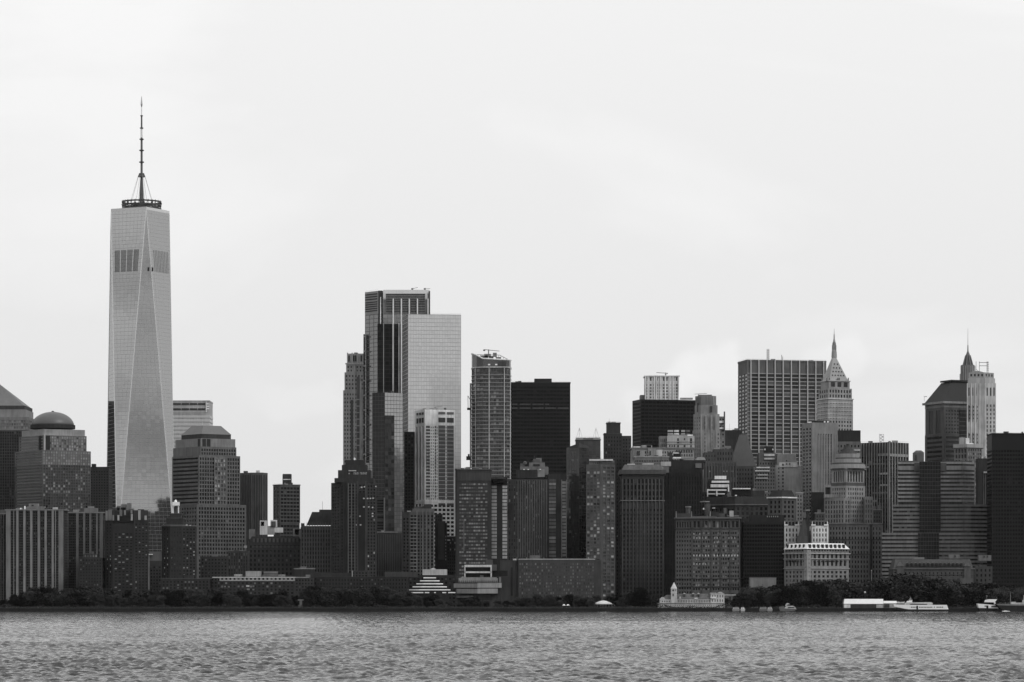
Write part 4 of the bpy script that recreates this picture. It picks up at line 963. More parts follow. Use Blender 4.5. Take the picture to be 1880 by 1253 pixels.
b.tier(p, 853, None, W(62), {0: G(6.6, 6.5, .72, .66, GQ2, 5, 0, 1), 2: G(7.6, 6.5, .68, .62, GQ2, 3, 0, 1), 3: G(8, 6.5, .68, .62, GQ2, 3, 0, 1)})
b.tier([(X(1082, 2769), 2769), (X(1128, 2771), 2771), (X(1128, 2788), 2788), (X(1082, 2788), 2788)], 845, 853, W(84), {0: G(4, 7, .5, .4, GM, 3)}); b.blk('white_parapet', 1082, 1125, 843.4, 846.4, W(150), 2768, 3); b.blk('upper_storey', 1103, 1129, 849, 853.5, W(56), 2767.5, 4)
b = Bld('apartment_block', 'broad low block of many windows with a thin white roof line along the waterfront', 'building', 1022, 2722)
p = flat(952, 1104, 2722, 22); b.tier(p, 1028, 1098, W(54), G(4.1, 6, .55, .6, GL(.02, .12, .30, .34, .03), 5, 0, 1)); b.tier(outset(p, -.15), 1098, None, W(40)); b.bands('roof_line', flat(953, 1092, 2722, 22), [1026.4], 1.3, W(140), .3); b.tier(flat(918, 951.7, 2724, 18), 1029, None, W(44)); b.panel('stair_slot', 938, 941.5, 1042, 1094, W(26), 2724, .3); b.blk('rooftop_unit', 973, 992, 1020, 1026.5, W(72), 2732, 5); b.panel('wall_panel', 1091, 1104, 1030, 1098, W(50), 2722, .12)
b = Bld('brick_tower', 'plain dark stepped brick tower behind the pale-parapet block', 'building', 1130, 3000)
b.tier(flat(1109.5, 1142, 3000, 28), 796, None, W(42), G(5, 7, .4, .5, GL(.004, .012, .04, .3, .01), 4)); b.tier(flat(1141.8, 1159, 3005, 24), 800.5, None, W(47), G(4.6, 6.5, .45, .5, GL(.004, .02, .05, .3, .01), 4)); b.tier(flat(1114, 1139, 3006, 18), 776.5, 796, W(42)); b.bands('cornice', flat(1114, 1139, 3006, 18), [776], 1.4, W(58)); b.bands('cornice', flat(1109.5, 1139, 3000, 28), [795.5], 1.2, W(56))

# ornate stone block
b = Bld('office_block', 'large dark stone block of piered windows with one pale string course', 'building', 1180, 2800)
p = flat(1141, 1219, 2800, 40)
gS = G(6.4, 8.1, .5, .56, GL(.006, .014, .02, .12, .01), 8, 0, 2)
b.tier(p, 925, None, W(50), gS); b.tier(outset(p, -.2), 868, 925, W(50), G(6.4, 10, .46, .7, GD, 10, 2, 2)); b.bands('string_course', p, [918.6], 1.5, W(88), .8); b.bands('string_course', p, [943, 1052], 1.2, W(56), .6)
b.bands('cornice', p, [863], 8, W(60), 1.6); b.fins('pier', p[0], p[1], frac(12, .02, .98), 1.4, .6, 880, 1100, W(72))
b.prism('mansard_roof', shrink(p, .97), 853, 863, W(74), top=shrink(p, .84))
for l, r, t, q_, g_ in ((1152, 1166, 852, 858, 170), (1180, 1200, 851, 858, 140), (1158, 1218, 857, 861, 120), (1214, 1232, 848, 856, 130), (1168, 1178, 853, 857, 60), (1204, 1212, 852, 858, 70), (1145, 1158, 857, 862, 46)): b.blk('roof_plant', l, r, t, q_, W(g_), 2806, 10)
b.tier(flat(1165, 1228, 2845, 14), 840, 868, W(84), G(3, 6, .5, .55, GD, 4, 12)); b.bands('cornice', flat(1165, 1228, 2845, 14), [838], 2, W(112))
b = Bld('office_block', 'tall very dark block with piers, wedged between two dark stone blocks', 'building', 1255, 2880)
p = flat(1220, 1290, 2880, 26); b.tier(p, 862, None, W(31), G(5, 9, .4, .7, GD, 12)); b.tier(flat(1233, 1292, 2884, 20), 845, 862, W(33)); b.fins('pier', p[0], p[1], frac(14, .05, .97), 1.0, .5, 868, 1080, W(36)); b.tier(flat(1226, 1234, 2886, 8), 831, 862, W(46)); b.blk('canopy_roof', 1236, 1250.5, 839.5, 842, W(215), 2883, 10); b.blk('canopy_roof', 1236, 1246, 831, 833, W(160), 2886, 8); b.blk('canopy_core', 1237, 1250, 833, 840, W(24), 2888, 5); b.blk('roof_hut', 1277, 1288, 851, 859.5, W(84), 2882.5, 5); b.prism('vaulted_roof', flat(1276, 1296, 2885, 14), 839.5, 845, W(88), top=flat(1281, 1293, 2889, 6)); b.blk('parapet', 1251, 1275, 841.5, 843.5, W(96), 2884.5, 4)
b = Bld('office_block', 'dark stone block with a bright upper window row, behind the clock-towered pier house', 'building', 1300, 2740)
p = [(X(1240, 2744), 2744), (X(1270.5, 2740), 2740), (X(1359, 2740), 2740), (X(1359, 2770), 2770), (X(1240, 2770), 2770)]
gW = G(5.55, 7.9, .56, .52, GL(.008, .02, .15, .26, .01), 14, 0, 1)
b.tier(p, 972, None, W(68), {0: G(5, 8, .45, .5, GD, 2), 1: G(4.4, 7.9, .6, .52, GL(.008, .02, .34, .40, .01), 3, 30, 1.5)})
b.tier(outset(p, -.3), 953, 972, W(62), {0: G(5, 17, .45, .6, GD, 2), 1: G(6.8, 17, .6, .72, GL(.006, .02, .10, .3, .01), 2, 1, 1.5)}); b.bands('cornice', p, [950], 2.4, W(78), 1.2); b.bands('string_course', p, [970, 1062, 1077], 1.4, W(52), .6)
b.fins('pier', p[1], p[2], frac(6, .01, .985), 1.6, .6, 955, 1100, W(60))
b.blk('attic', 1243, 1270, 943, 950, W(48), 2748, 14); b.blk('attic', 1271, 1316, 948, 950.5, W(70), 2747, 14)
for k in range(16):
    for yy, on_ in ((1018.6, 1), (986.5, k in (0, 1, 2, 3, 4, 7, 8, 9, 12, 13, 14)), (994.4, k in (7, 8, 9)), (1034.4, k < 5), (970.9 + 8, k in (0, 2, 9))):
        if on_: b.panel('lit_window', 1273 + k * 5.36, 1274.9 + k * 5.36, yy, yy + 3.4, W(150 if yy == 1018.6 else 124), 2740, .25)
for x_ in (1241.5, 1269.8): b.blk('finial', x_ - .9, x_ + .9, 939, 951, W(92), 2741, 1.5)
b.lathe('water_tank', 1263.5, 2756, [(4.3, 944), (4.3, 933)], W(66), 14); b.lathe('tank_rim', 1263.5, 2756, [(5.4, 932), (5.4, 930)], W(108), 14); b.lathe('water_tank', 1298, 2758, [(3, 950), (5, 940), (6, 934), (6, 925)], W(58), 14); b.lathe('tank_rim', 1294, 2758, [(9, 922.5), (9, 920.5)], W(96), 16)
for l, r, t, q_, g_ in ((1329, 1334, 933, 943, 62), (1339.5, 1347, 938, 949, 118), (1306, 1320, 940, 950, 40), (1320, 1331, 943, 950, 54), (1335, 1357, 946.6, 948.6, 84), (1294.5, 1297, 933, 936, 190), (1291, 1293, 933, 936, 180), (1303, 1305, 939, 948, 110), (1308, 1313, 932.4, 933.8, 150)): b.blk('roof_plant', l, r, t, q_, W(g_), 2757 - (g_ > 100), 5)

# ================================================================== upper middle
b = Bld('office_tower', 'black monolith slab below the white crane-topped tower', 'skyscraper', 1218, 3200)
c0 = corner(1161, 1176, 1282, 3200, 16); b.tier(c0, 733.5, None, W(26, .5, .06), {0: G(3.2, 6.6, .6, .6, GL(.012, .02, .02, .05, .02), 4, 0, 0), 1: G(7, 6.6, .93, .6, GL(.009, .012, 0, .1, .004), 2, 0, 1)}); b.blk('lamp', 1161.5, 1164, 750, 755.5, W(220), 3229, .5)
b.blk('rooftop_unit', 1249, 1272, 730.5, 733.5, W(120), 3222, 6)
b = Bld('office_tower', 'pale white gridded tower under construction with a flat crane on top', 'skyscraper', 1216, 3500)
p = flat(1184.5, 1246.5, 3500, 30)
b.tier(p, 702.5, None, W(152), G(6.2, 5.7, .52, .56, GL(.03, .16, 0, .1, .02), 2)); b.tier(outset(p, -.1), 690, 702.5, W(160), G(6.2, 12, .46, .66, GL(.03, .16, 0, .1, .02), 1, 1)); b.fins('pier', p[0], p[1], [0.01, .08, .27, .34, .46, .60, .735, .83, .985], 2.2, .7, 690, 740, W(172)); b.bands('parapet', p, [689.6], 1.8, W(178), .9); b.tier(flat(1175.5, 1185, 3502, 22), 725.5, None, W(84))
c = Bld('crane', 'flat-topped tower crane on the pale gridded tower', 'crane', 1222, 3510, None, ZZ(690, 3510)); c.pole('mast', 1222, 684.5, 690, .7, W(110), 3510); m = MB(); m.tube((X(1205, 3510), 3510, ZZ(684.5, 3510)), (X(1226.5, 3510), 3510, ZZ(685.7, 3510)), .45, .45, 4); m.build('jib', W(110), c.r); c.blk('cab', 1221, 1226, 684.8, 687, W(120), 3509, 2)
b = Bld('office_building', 'pale stone block with containers on its roof, in front of the black monolith', 'building', 1240, 3045)
p = flat(1211, 1275, 3045, 25); b.tier(flat(1211, 1226, 3049, 20), 801, 824, W(92), G(3.4, 8, .4, .6, GL(.02, .05), 3)); b.tier(flat(1225, 1275, 3045, 25), 800.5, 824, W(132), None, cap=ROOFL)
for l, r, t, q_ in ((1243.3, 1246.3, 805, 810), (1255.7, 1258, 805, 808), (1267, 1270.5, 805, 811), (1243.3, 1246.5, 812, 814), (1267, 1270.3, 812, 814), (1228.5, 1230.7, 817.5, 821), (1233, 1235, 817.5, 821), (1237, 1239.5, 817.5, 821), (1243.5, 1246.3, 817.5, 821.5), (1255.4, 1258.5, 817.5, 821.5), (1267.5, 1270, 817.5, 821.5)): b.panel('window', l, r, t, q_, W(46), 3045, .25)
b.bands('string_course', flat(1225, 1275, 3045, 25), [811, 815], .8, W(112), .5)
for l, r, g_ in ((1226, 1236, 130), (1238, 1246.5, 150), (1251, 1258, 112), (1260, 1267, 74)): b.blk('roof_container', l, r, 790, 793.2, W(g_), 3055, 5); b.blk('container_base', l, r, 795.5, 798, W(g_ - 10), 3055, 5); b.blk('container_frame', l + 1, r - 1, 793.2, 795.5, W(40), 3056, 4)
b.blk('roof_sheet', 1262, 1272, 798.4, 800, W(225), 3048, 6); b.blk('roof_hut', 1244, 1246.5, 796.6, 800, W(225), 3046, 2); b.blk('parapet', 1226, 1262, 798.5, 800.6, W(110), 3046, 2)
b = Bld('office_building', 'long pale stone attic block stepping down in front of the container-roofed block', 'building', 1215, 2960)
p = flat(1160, 1274, 2960, 35); b.tier(p, 823.5, None, W(116), G(4.6, 7, .5, .55, GL(.01, .03, .0, .1, .02), 4, 230, 42)); b.bands('cornice', p, [822], 2.2, W(92), .8)
for k in range(7): b.panel('window', 1241 + k * 4.6, 1243.6 + k * 4.6, 826.5, 831.5, W(48), 2960, .3); b.panel('window', 1251 + k * 4.6, 1253 + k * 4.6, 834, 838.5, W(50), 2960, .3) if k < 5 else None
for l, r, t, q_, g_ in ((1163, 1176, 820, 824, 170), (1178, 1196, 817.5, 823, 110), (1187, 1197, 818, 824, 150), (1162, 1175, 826, 842, 96), (1205, 1216, 826, 838, 150), (1190, 1204, 824, 842, 112)): b.blk('attic', l, r, t, q_, W(g_), 2958 if q_ > 824 else 2966, 5)
for x_ in (1170, 1173, 1193): b.panel('window', x_, x_ + 1.8, 828, 836, W(44), 2957.5, .3)
for k in range(14): b.panel('window', 1165 + k * 3.6, 1167 + k * 3.6, 844, 850, W(42), 2960, .3)
# fluted deco tower
b = Bld('office_tower', 'fluted grey art deco tower with chamfered shoulders in front of the black monolith', 'skyscraper', 1297, 3080)
def octa(l, c1, c2, r, Y, a, D): return [(X(l, Y + a), Y + a), (X(c1, Y), Y), (X(c2, Y), Y), (X(r, Y + a * .7), Y + a * .7), (X(r, Y + D), Y + D), (X(l, Y + D), Y + D)]
gf = G(4, 7.2, .30, .5, GL(.01, .03), 4, 0, .5, .4); gf2 = G(10.6, 7.2, .24, .52, GL(.008, .02), 4, 0, 2, .4)
b.tier(octa(1271.5, 1287, 1315, 1322.5, 3080, 12, 36), 790, None, W(104), {0: gf, 1: gf2, 2: G(5, 7.2, .35, .5, GL(.01, .03), 4)}); b.tier(octa(1273, 1287, 1315, 1321, 3081, 11, 34), 760, 790, W(104), {0: gf, 1: G(10.6, 7.2, .22, .55, GL(.008, .02), 12, 0, 2)}); b.tier(octa(1275.5, 1287, 1314, 1317.5, 3083, 9, 30), 744, 760, W(102)); b.tier(octa(1277, 1287, 1309, 1315, 3085, 8, 24), 727, 744, W(100))
pf_ = octa(1277, 1287, 1309, 1315, 3085, 8, 24)
b.fins('flute', pf_[0], pf_[1], frac(5, .05, .95), .9, .5, 727, 760, W(92)); b.fins('flute', pf_[1], pf_[2], frac(7, .03, .97), 1, .5, 727, 748, W(94))
b.fins('pier', (X(1287, 3080), 3080), (X(1315, 3080), 3080), [.02, .3, .36, .66, .72, .98], 1.3, .5, 762, 850, W(118)); b.panel('tall_window', 1303.5, 1307.5, 746, 757, W(54), 3083, .6); b.blk('tall_window', 1279.5, 1282, 740, 757, W(62), 3087.3, 1.2); b.blk('rooftop_unit', 1283, 1307, 725, 727, W(90), 3092, 8)
m = MB(); m.tube((X(1275, 3095), 3095, ZZ(724, 3095)), (X(1298, 3095), 3095, ZZ(722.5, 3095)), .35, n=4); m.build('roof_rig', W(140), b.r); b.pole('rig_post', 1282, 723, 728, .3, W(120), 3095)
b = Bld('rooftop_structure', 'lattice-braced rooftop frame with a tall dark pole right of the deco tower', 'building', 1326, 3150)
b.tier(flat(1319, 1331, 3152, 10), 765, None, W(96), G(6, 7, .6, .5, GL(.01, .05, .3, .3), 2)); b.blk('pale_floor', 1320, 1330, 773, 777, W(190), 3150, 2); b.blk('pale_floor', 1321, 1331, 785, 788, W(180), 3150, 2); b.pole('pole', 1330, 756, 792, .7, W(70), 3149)
b = Bld('office_block', 'plain dark block left of the big gridded slab', 'building', 1340, 3185); b.tier(flat(1320, 1362, 3185, 20), 790, None, W(42))

# stepped gothic block with pyramid
b = Bld('office_block', 'grey stepped gothic block with tall vertical windows, below the deco tower', 'building', 1318, 3010)
b.tier(flat(1296, 1352, 3010, 30), 848, None, W(62), G(5.2, 30, .42, .7, GL(.006, .015, .03, .2), 4, 0, 1)); b.tier(flat(1293, 1316, 3014, 24), 831, 848, W(58), G(6, 9, .3, .5, GD, 3)); b.tier(flat(1310, 1346, 3020, 20), 825, 848, W(56), G(5, 9, .35, .5, GD, 3)); b.blk('roof_plant', 1331, 1342, 819, 823.5, W(96), 3030, 5); b.blk('roof_plant', 1334, 1339, 823, 829, W(90), 3029, 5); b.fins('pier', (X(1296, 3010), 3010), (X(1352, 3010), 3010), frac(12), 1.3, .7, 850, 905, W(72))
for x_ in (1302, 1328, 1333.5, 1341, 1345): b.panel('lit_window', x_, x_ + 2, 864.5, 867, W(110), 3010, .3)
b = Bld('office_block', 'block with a steep plain grey pyramid roof in front of the big gridded slab', 'building', 1362, 3045)
p = flat(1340, 1388, 3045, 26); b.tier(p, 856, None, W(56), G(5, 8, .4, .5, GD, 3)); b.prism('pyramid_roof', p, 797, 856, W(62, .7, .08), top=flat(1358, 1371, 3057, 5))
b = Bld('office_building', 'small stepped block of four white balcony bands and a white cube on top', 'building', 1320, 2960)
for l, r, t, q_, g_ in ((1312.5, 1333.5, 874, 880, 190), (1307, 1339, 883, 886.5, 180), (1305, 1338.5, 889.5, 895, 168), (1298.5, 1334, 898.5, 901.5, 160), (1299, 1331, 905.8, 908.2, 150)): b.blk('white_band', l, r, t, q_, W(g_), 2960, 6)
for l, r, t, q_ in ((1336.5, 1338.8, 890, 903), (1298.3, 1300, 899, 912), (1315, 1317.2, 899, 911)): b.blk('white_post', l, r, t, q_, W(170), 2959, 5)
b.blk('core', 1301, 1336, 880, None, W(44), 2967, 14); b.blk('core', 1334, 1344, 902, None, W(84), 2964, 14)
b = Bld('office_building', 'wide grey block with a deep shadowed cornice, left of the black glass block', 'building', 1365, 2900)
p = [(X(1296, 2914), 2914), (X(1350, 2900), 2900), (X(1420, 2900), 2900), (X(1420, 2930), 2930), (X(1296, 2930), 2930)]
b.tier(p, 912, None, W(50), {0: G(7, 9, .4, .5, GD, 20), 1: G(8, 9, .5, .6, GL(.006, .014), 18)}); b.bands('cornice', p, [926], 1.8, W(84), 1.0); b.blk('dark_void', 1344, 1379, 898.5, 910, W(22), 2904, 12); b.blk('white_canopy', 1346, 1378, 896.5, 898.5, W(190), 2903, 14); b.blk('roof_lamp', 1349.5, 1353, 909, 911, W(235), 2899, 1)
b.blk('roof_hut', 1378, 1404, 901, 912, W(44), 2908, 10)
# pale blocks in the middle distance
b = Bld('office_block', 'windowless pale grey block with one column of small windows', 'building', 1448, 3035)
c0 = flat(1425, 1470.5, 3035, 25); b.tier(c0, 855, None, W(126), None); b.tier(flat(1428, 1461.5, 3038, 18), 834, 855, W(116), cap=ROOFL); b.tier(flat(1431, 1464, 3034, 20), 849, 858, W(158), None)
for k in range(13): b.panel('window', 1436, 1438.8, 852 + k * 6.6, 855.4 + k * 6.6, W(46), 3034 if k < 1 else 3035, .3); b.panel('window', 1428.4, 1430.8, 859 + k * 6.6, 862 + k * 6.6, W(60), 3035, .3)
for x_, y_ in ((1443, 845), (1448.5, 851), (1443, 851)): b.panel('window', x_, x_ + 2.2, y_, y_ + 2.5, W(46), 3033.9, .3)
b = Bld('office_block', 'grey stepped block with two white roof bands beside the windowless pale block', 'building', 1408, 3050)
b.tier(flat(1393, 1424.5, 3050, 22), 832, None, W(76), G(5, 7, .4, .5, GD, 16)); b.blk('white_band', 1403, 1422, 834, 837.5, W(150), 3049, 3); b.blk('white_band', 1403, 1422.5, 841, 844, W(140), 3049, 3); b.blk('dark_plant', 1403, 1419, 819.5, 832, W(32), 3056, 8); b.blk('roof_lamp', 1403.5, 1405.5, 824, 827, W(170), 3055, 2); b.blk('roof_lamp', 1418, 1420, 824, 827, W(160), 3055, 2)
b = Bld('office_building', 'small old block with four white balustraded ledges below the grey stepped block', 'building', 1401, 3000)
b.tier(flat(1384, 1424, 3000, 22), 858, None, W(72), G(4.6, 6.6, .45, .5, GD, 2))
for l, r, yy, g_ in ((1389, 1413, 857.5, 150), (1386.5, 1413, 863.5, 140), (1391, 1409.5, 871, 128), (1388.5, 1409.5, 877, 122)): b.blk('white_ledge', l, r, yy, yy + 2.4, W(g_), 2999, 2)
b = Bld('mansard_building', 'old stone block with a curved dark mansard roof and white cornice', 'building', 1436, 2832)
p = [(X(1410, 2840), 2840), (X(1436, 2832), 2832), (X(1461, 2840), 2840), (X(1461, 2858), 2858), (X(1410, 2858), 2858)]
b.tier(p, 915, None, W(66), G(7.4, 8.6, .5, .6, GD, 3, 0, 2)); b.bands('cornice', p, [912.5], 2.4, W(170), 1.2); b.prism('mansard_roof', shrink(p, .98), 900, 912.5, W(34), top=shrink(p, .7)); b.blk('chimney', 1429, 1432, 901, 912, W(72), 2838, 2)
b = Bld('office_block', 'black glass block beside the arched white building', 'building', 1402, 2768)
b.tier(flat(1365, 1440, 2768, 26), 958, None, W(24, .5, .1), G(5, 7, .9, .6, GL(.003, .006, 0, .1, .006), 4)); b.tier(flat(1378, 1440, 2775, 18), 946, 958, W(30)); b.tier(flat(1360, 1374, 2772, 18), 952, None, W(36))
for k in range(6): b.panel('lit_window', 1408 + k * 3.8, 1409.6 + k * 3.8, 947.5, 950, W(110), 2775, .3)
b = Bld('low_building', 'small plain grey windowless box above the park trees', 'building', 1400, 2700); b.tier(flat(1377, 1425, 2700, 12), 1061.5, None, W(92), None); b.bands('parapet', flat(1377, 1425, 2700, 12), [1061], 1, W(104), .2)
b = Bld('office_building', 'bright white ornate facade in two bays behind the arched white building', 'building', 1480, 2800)
for l, r in ((1439, 1467.5), (1489.5, 1521)):
    pp = flat(l, r, 2800, 18); b.tier(pp, 966, None, W(166), G(6, 9, .4, .62, GL(.01, .03), 3, 0, 2)); b.tier(outset(pp, -.4), 956, 966, W(80), G(6, 9, .6, .7, GD, 1)); b.blk('white_cornice', l, l + 8, 963, 965.4, W(215), 2799, 2); b.blk('white_cornice', r - 8, r, 963, 965.4, W(215), 2799, 2)
    b.fins('pilaster', pp[0], pp[1], [.06, .94], 1.4, .5, 958, 1000, W(180))
b.blk('link', 1467.5, 1489.5, 975, None, W(50), 2806, 12)
b = Bld('water_tank', 'dark rooftop tank tower with a funnel top between the two bright white bays', 'tank', 1478, 2790)
b.blk('stack', 1481, 1486.5, 938, 1000, W(40), 2791, 4); b.blk('stack_cap', 1478.5, 1487, 935.5, 938.5, W(92), 2790, 5); b.blk('tank', 1472, 1480, 940, 951, W(72), 2791, 5); b.prism('hopper', flat(1466, 1482, 2790, 6), 952, 986, W(54), top=flat(1475, 1481, 2792, 3)); b.blk('tank_base', 1463.5, 1483, 984, None, W(60), 2789, 8)
# arched white building
b = Bld('office_building', 'white ten-storey building with arched windows and a bright mansard roof, above the park trees', 'building', 1498, 2720)
c0 = corner(1440, 1481, 1558.5, 2720, 30)
gwd = GL(.008, .02, .02, .15, .01)
b.tier(c0, 1044, None, W(104), {0: G(6, 7.9, .5, .56, gwd, 3, 0, 1), 1: G(7.8, 7.9, .52, .56, gwd, 3, 0, 3)})
b.tier(outset(c0, -.1), 1013, 1044, W(102), {0: G(6, 15.5, .5, .74, gwd, 0, 3, 1), 1: G(7.8, 15.5, .5, .74, gwd, 0, 3, 3)}); b.bands('string_course', c0, [1025.5, 1043], 1.2, W(128), .7); b.bands('cornice', c0, [1015.5], 1.6, W(136), 1.0)
b.tier(outset(c0, -.3), 1008, 1013, W(84), G(5, 8, .5, .7, gwd, 0))
# arched heads of the tall windows
for e, n_, side in ((0, 7, 1), (1, 10, 3)):
    p0, p1 = c0[e], c0[e + 1]; dx, dy = p1[0] - p0[0], p1[1] - p0[1]; Ln = math.hypot(dx, dy); ux, uy = dx / Ln, dy / Ln; nx, ny = uy, -ux
    m = MB()
    for k in range(n_):
        u = Ln * (.045 + (k + .5) * .91 / n_); rr = Ln / n_ * .27; zc = b.z(1032, 2720)
        pts = [(p0[0] + ux * (u + rr * math.cos(t)) + nx * .25, p0[1] + uy * (u + rr * math.cos(t)) + ny * .25, zc + rr * math.sin(t) * 1.2) for t in [math.pi * q / 8 for q in range(9)]]
        m.face(pts)
    m.build('arch_heads', W(38), b.r, 'stuff')
b.prism('mansard_roof', outset(c0, .5), 997.5, 1008, W(188, .6, .06, .1, False), top=shrink(c0, .84))
for k in range(9):
    f = .06 + k * .1; x_ = c0[1][0] + (c0[2][0] - c0[1][0]) * f; y_ = c0[1][1] + (c0[2][1] - c0[1][1]) * f
    m = MB(); zc = b.z(1006.5, 2720); m.prism([(x_ - .2, y_ - .2), (x_ + 1.7, y_ + .9), (x_ + 1.2, y_ + 3), (x_ - .6, y_ + 2)], zc, zc + 3.0); m.build('dormer', W(44), b.r)

for k in range(5):
    f = .1 + k * .18; x_ = c0[0][0] + (c0[1][0] - c0[0][0]) * f; y_ = c0[0][1] + (c0[1][1] - c0[0][1]) * f
    m = MB(); zc = b.z(1006.5, 2720); m.prism([(x_, y_ - .3), (x_ + 1.4, y_ - 1.2), (x_ + 2, y_ + 2), (x_ + 1, y_ + 3)], zc, zc + 3.0); m.build('dormer', W(44), b.r)
b.tier(corner(1476, 1482, 1489, 2718.6), 1010, None, W(112), G(20, 7.9, .2, .4, gwd, 5))

# big gridded slab
def grid_slab():
    b = Bld('office_tower', 'big flat-topped slab gridded by ten pale vertical fins', 'skyscraper', 1440, 3230)
    c0 = corner(1355, 1372, 1516.5, 3230, 14)
    b.tier(c0, 661, None, W(74), {0: G(20, 6.9, .96, .55, GL(.04, .06, 0, .1, .03), 24)}, par=1.5)
    p0, p1 = c0[1], c0[2]; w_ = 144.5
    xs = [(x - 1372) / w_ for x in (1378, 1392.5, 1407.3, 1422.2, 1437, 1452, 1467, 1482, 1497, 1511.5)]
    b.fins('vertical_fin', p0, p1, xs, 1.5, 1.6, 661, 860, W(150, .6, .05)); b.fins('corner_pier', p0, p1, [.005, .995], 2.2, .4, 661, 860, W(84))
    ys = rows(685, 855, 7.0)
    for k, y in enumerate(ys):
        m = MB(); o = .55; dx, dy = p1[0] - p0[0], p1[1] - p0[1]; Ln = math.hypot(dx, dy); nx, ny = dy / Ln, -dx / Ln
        m.prism([(p0[0] + nx * o, p0[1] + ny * o), (p1[0] + nx * o, p1[1] + ny * o), (p1[0] - nx * .1, p1[1] - ny * .1), (p0[0] - nx * .1, p0[1] - ny * .1)], b.z(y + 1.4), b.z(y)); m.build('spandrel', W(124, .6, .06), b.r)
        for j in range(9):
            f0, f1 = xs[j] + .006, xs[j + 1] - .006
            if y > 838: continue
            tone = R.choice((34, 36, 40, 44, 52, 60, 74)) if k > 1 else 36
            if k < 26:
                m = MB(); a = lambda f, q: (p0[0] + dx * f + nx * q, p0[1] + dy * f + ny * q)
                u0, u1 = a(f0, .06), a(f1, .06)
                m.face([(u0[0], u0[1], b.z(y + 6.9)), (u1[0], u1[1], b.z(y + 6.9)), (u1[0], u1[1], b.z(y + 1.8)), (u0[0], u0[1], b.z(y + 1.8))])
                t_ = lin(tone) * 1.9; m.build('window_pane', GL(round(t_ * .8, 3), round(t_, 3), 0, .1, .012), b.r)
    for x_ in (1408.5, 1411.5): b.pole('antenna', x_, 641, 661, .35, W(120), 3240)
    m = MB()
    for k in range(5): m.tube((X(1407.5, 3240), 3240, ZZ(643 + k * 3.5, 3240)), (X(1412.5, 3240), 3240, ZZ(644 + k * 3.5, 3240)), .4, n=4)
    m.build('antenna_dishes', W(120), b.r); b.pole('antenna', 1435, 652, 661, .3, W(130), 3240); b.pole('antenna', 1437, 655, 661, .3, W(130), 3240)
grid_slab()
# pyramid-spire tower
def spire40():
    b = Bld('office_tower', 'pale stone tower with a steep pyramid roof, small lantern and needle', 'skyscraper', 1531, 3110)
    gg = lambda s: {0: G(4.6, 7, .5, .5, GL(.008, .02), s), 1: G(5.0, 7, .46, .52, GL(.008, .02), s, 0, 2)}
    t1 = corner(1500, 1521, 1566, 3110, 26); b.tier(t1, 733, None, W(116), gg(3)); b.bands('cornice', t1, [731.5], 1.6, W(150), .7)
    b.bands('pale_course', (corner(1500.5, 1521, 1565.5, 3110, 26)), rows(738, 770, 7), 2.2, W(134), .15)
    t2 = corner(1503, 1521, 1564, 3113, 24); b.tier(t2, 713, 731.5, W(112), {0: G(4, 9, .5, .6, GD, 1), 1: G(5, 9, .5, .6, GL(.01, .02), 1)})
    t3 = corner(1507, 1522, 1560, 3116, 24); b.tier(t3, 699, 713, W(110), {1: G(13, 14, .62, .72, GL(.03, .05), 1, 1, 1.5)}); b.bands('cornice', t3, [698.5], 1.4, W(140), .7)
    cx_ = sum(p[0] for p in t3) / 4; cy_ = sum(p[1] for p in t3) / 4
    pr = corner(1509, 1523, 1557.5, 3118, 25); cxp = 1531.5
    top = corner(1527, 1529.5, 1535.5, cy_ - 3)
    b.prism('pyramid_roof', pr, 656, 699, W(124, .6, .1), top=top)
    # small roof windows
    for r_, n_, y_ in ((0, 5, 690), (1, 4, 683), (2, 3, 676), (3, 2, 669)):
        for k in range(n_):
            f = (y_ - 656) / 43.; fa = (k + .8) / (n_ + .6)
            A = [top[1][i] + (pr[1][i] - top[1][i]) * f for i in (0, 1)]; Bq = [top[2][i] + (pr[2][i] - top[2][i]) * f for i in (0, 1)]
            x_, yy = A[0] + (Bq[0] - A[0]) * fa, A[1] + (Bq[1] - A[1]) * fa
            m = MB(); m.box(x_ - .5, x_ + .5, yy - .4, yy + .6, ZZ(y_, 3118), ZZ(y_ - 2.2, 3118)); m.build('roof_window', W(50), b.r)
    L_ = lambda n, pr_, g_: b.lathe(n, 1531.5, cy_, pr_, W(g_), 10)
    L_('lantern_base', [(5.2, 657), (4.6, 646), (3.6, 643)], 110); L_('lantern', [(3.4, 643), (3.4, 631), (2.2, 628)], 92); L_('lantern_roof', [(2.4, 628), (1.2, 622), (.9, 614)], 120); L_('needle', [(.5, 614), (.2, 604)], 110)
    for k in range(6):
        q = k * math.pi / 3 + .3; b.prism('lantern_buttress', [(X(1531.5, cy_) + 1.9 * math.cos(q) + dx_, cy_ + 1.9 * math.sin(q) + dy_) for dx_, dy_ in ((-.3, -.3), (.3, -.3), (.3, .3), (-.3, .3))], 634, 645, W(128), Y=cy_)
    for x_ in (1509, 1518, 1523, 1538.5, 1541, 1557.5): b.blk('pinnacle', x_ - .9, x_ + .9, 694, 700, W(84), 3117 + abs(x_ - 1522) * .18, 1.2)
spire40()
b = Bld('office_tower', 'grey brick tower with close vertical piers left of the ziggurat-topped tower', 'skyscraper', 1506, 3000)
c0 = corner(1472, 1491, 1538, 3000, 24); b.tier(c0, 776, None, W(96), {0: G(5, 6.6, .5, .5, GD, 8), 1: G(4.4, 6.6, .46, .86, GL(.008, .02, .06, .2), 20, 0, 10)})
b.fins('pier', c0[1], c0[2], frac(8, .24, .98), 1.3, .5, 798, 930, W(104)); b.blk('rooftop_unit', 1485, 1523, 772.5, 777, W(42), 3014, 8); b.blk('roof_sheet', 1484, 1490, 774.5, 777, W(220), 3010, 3)
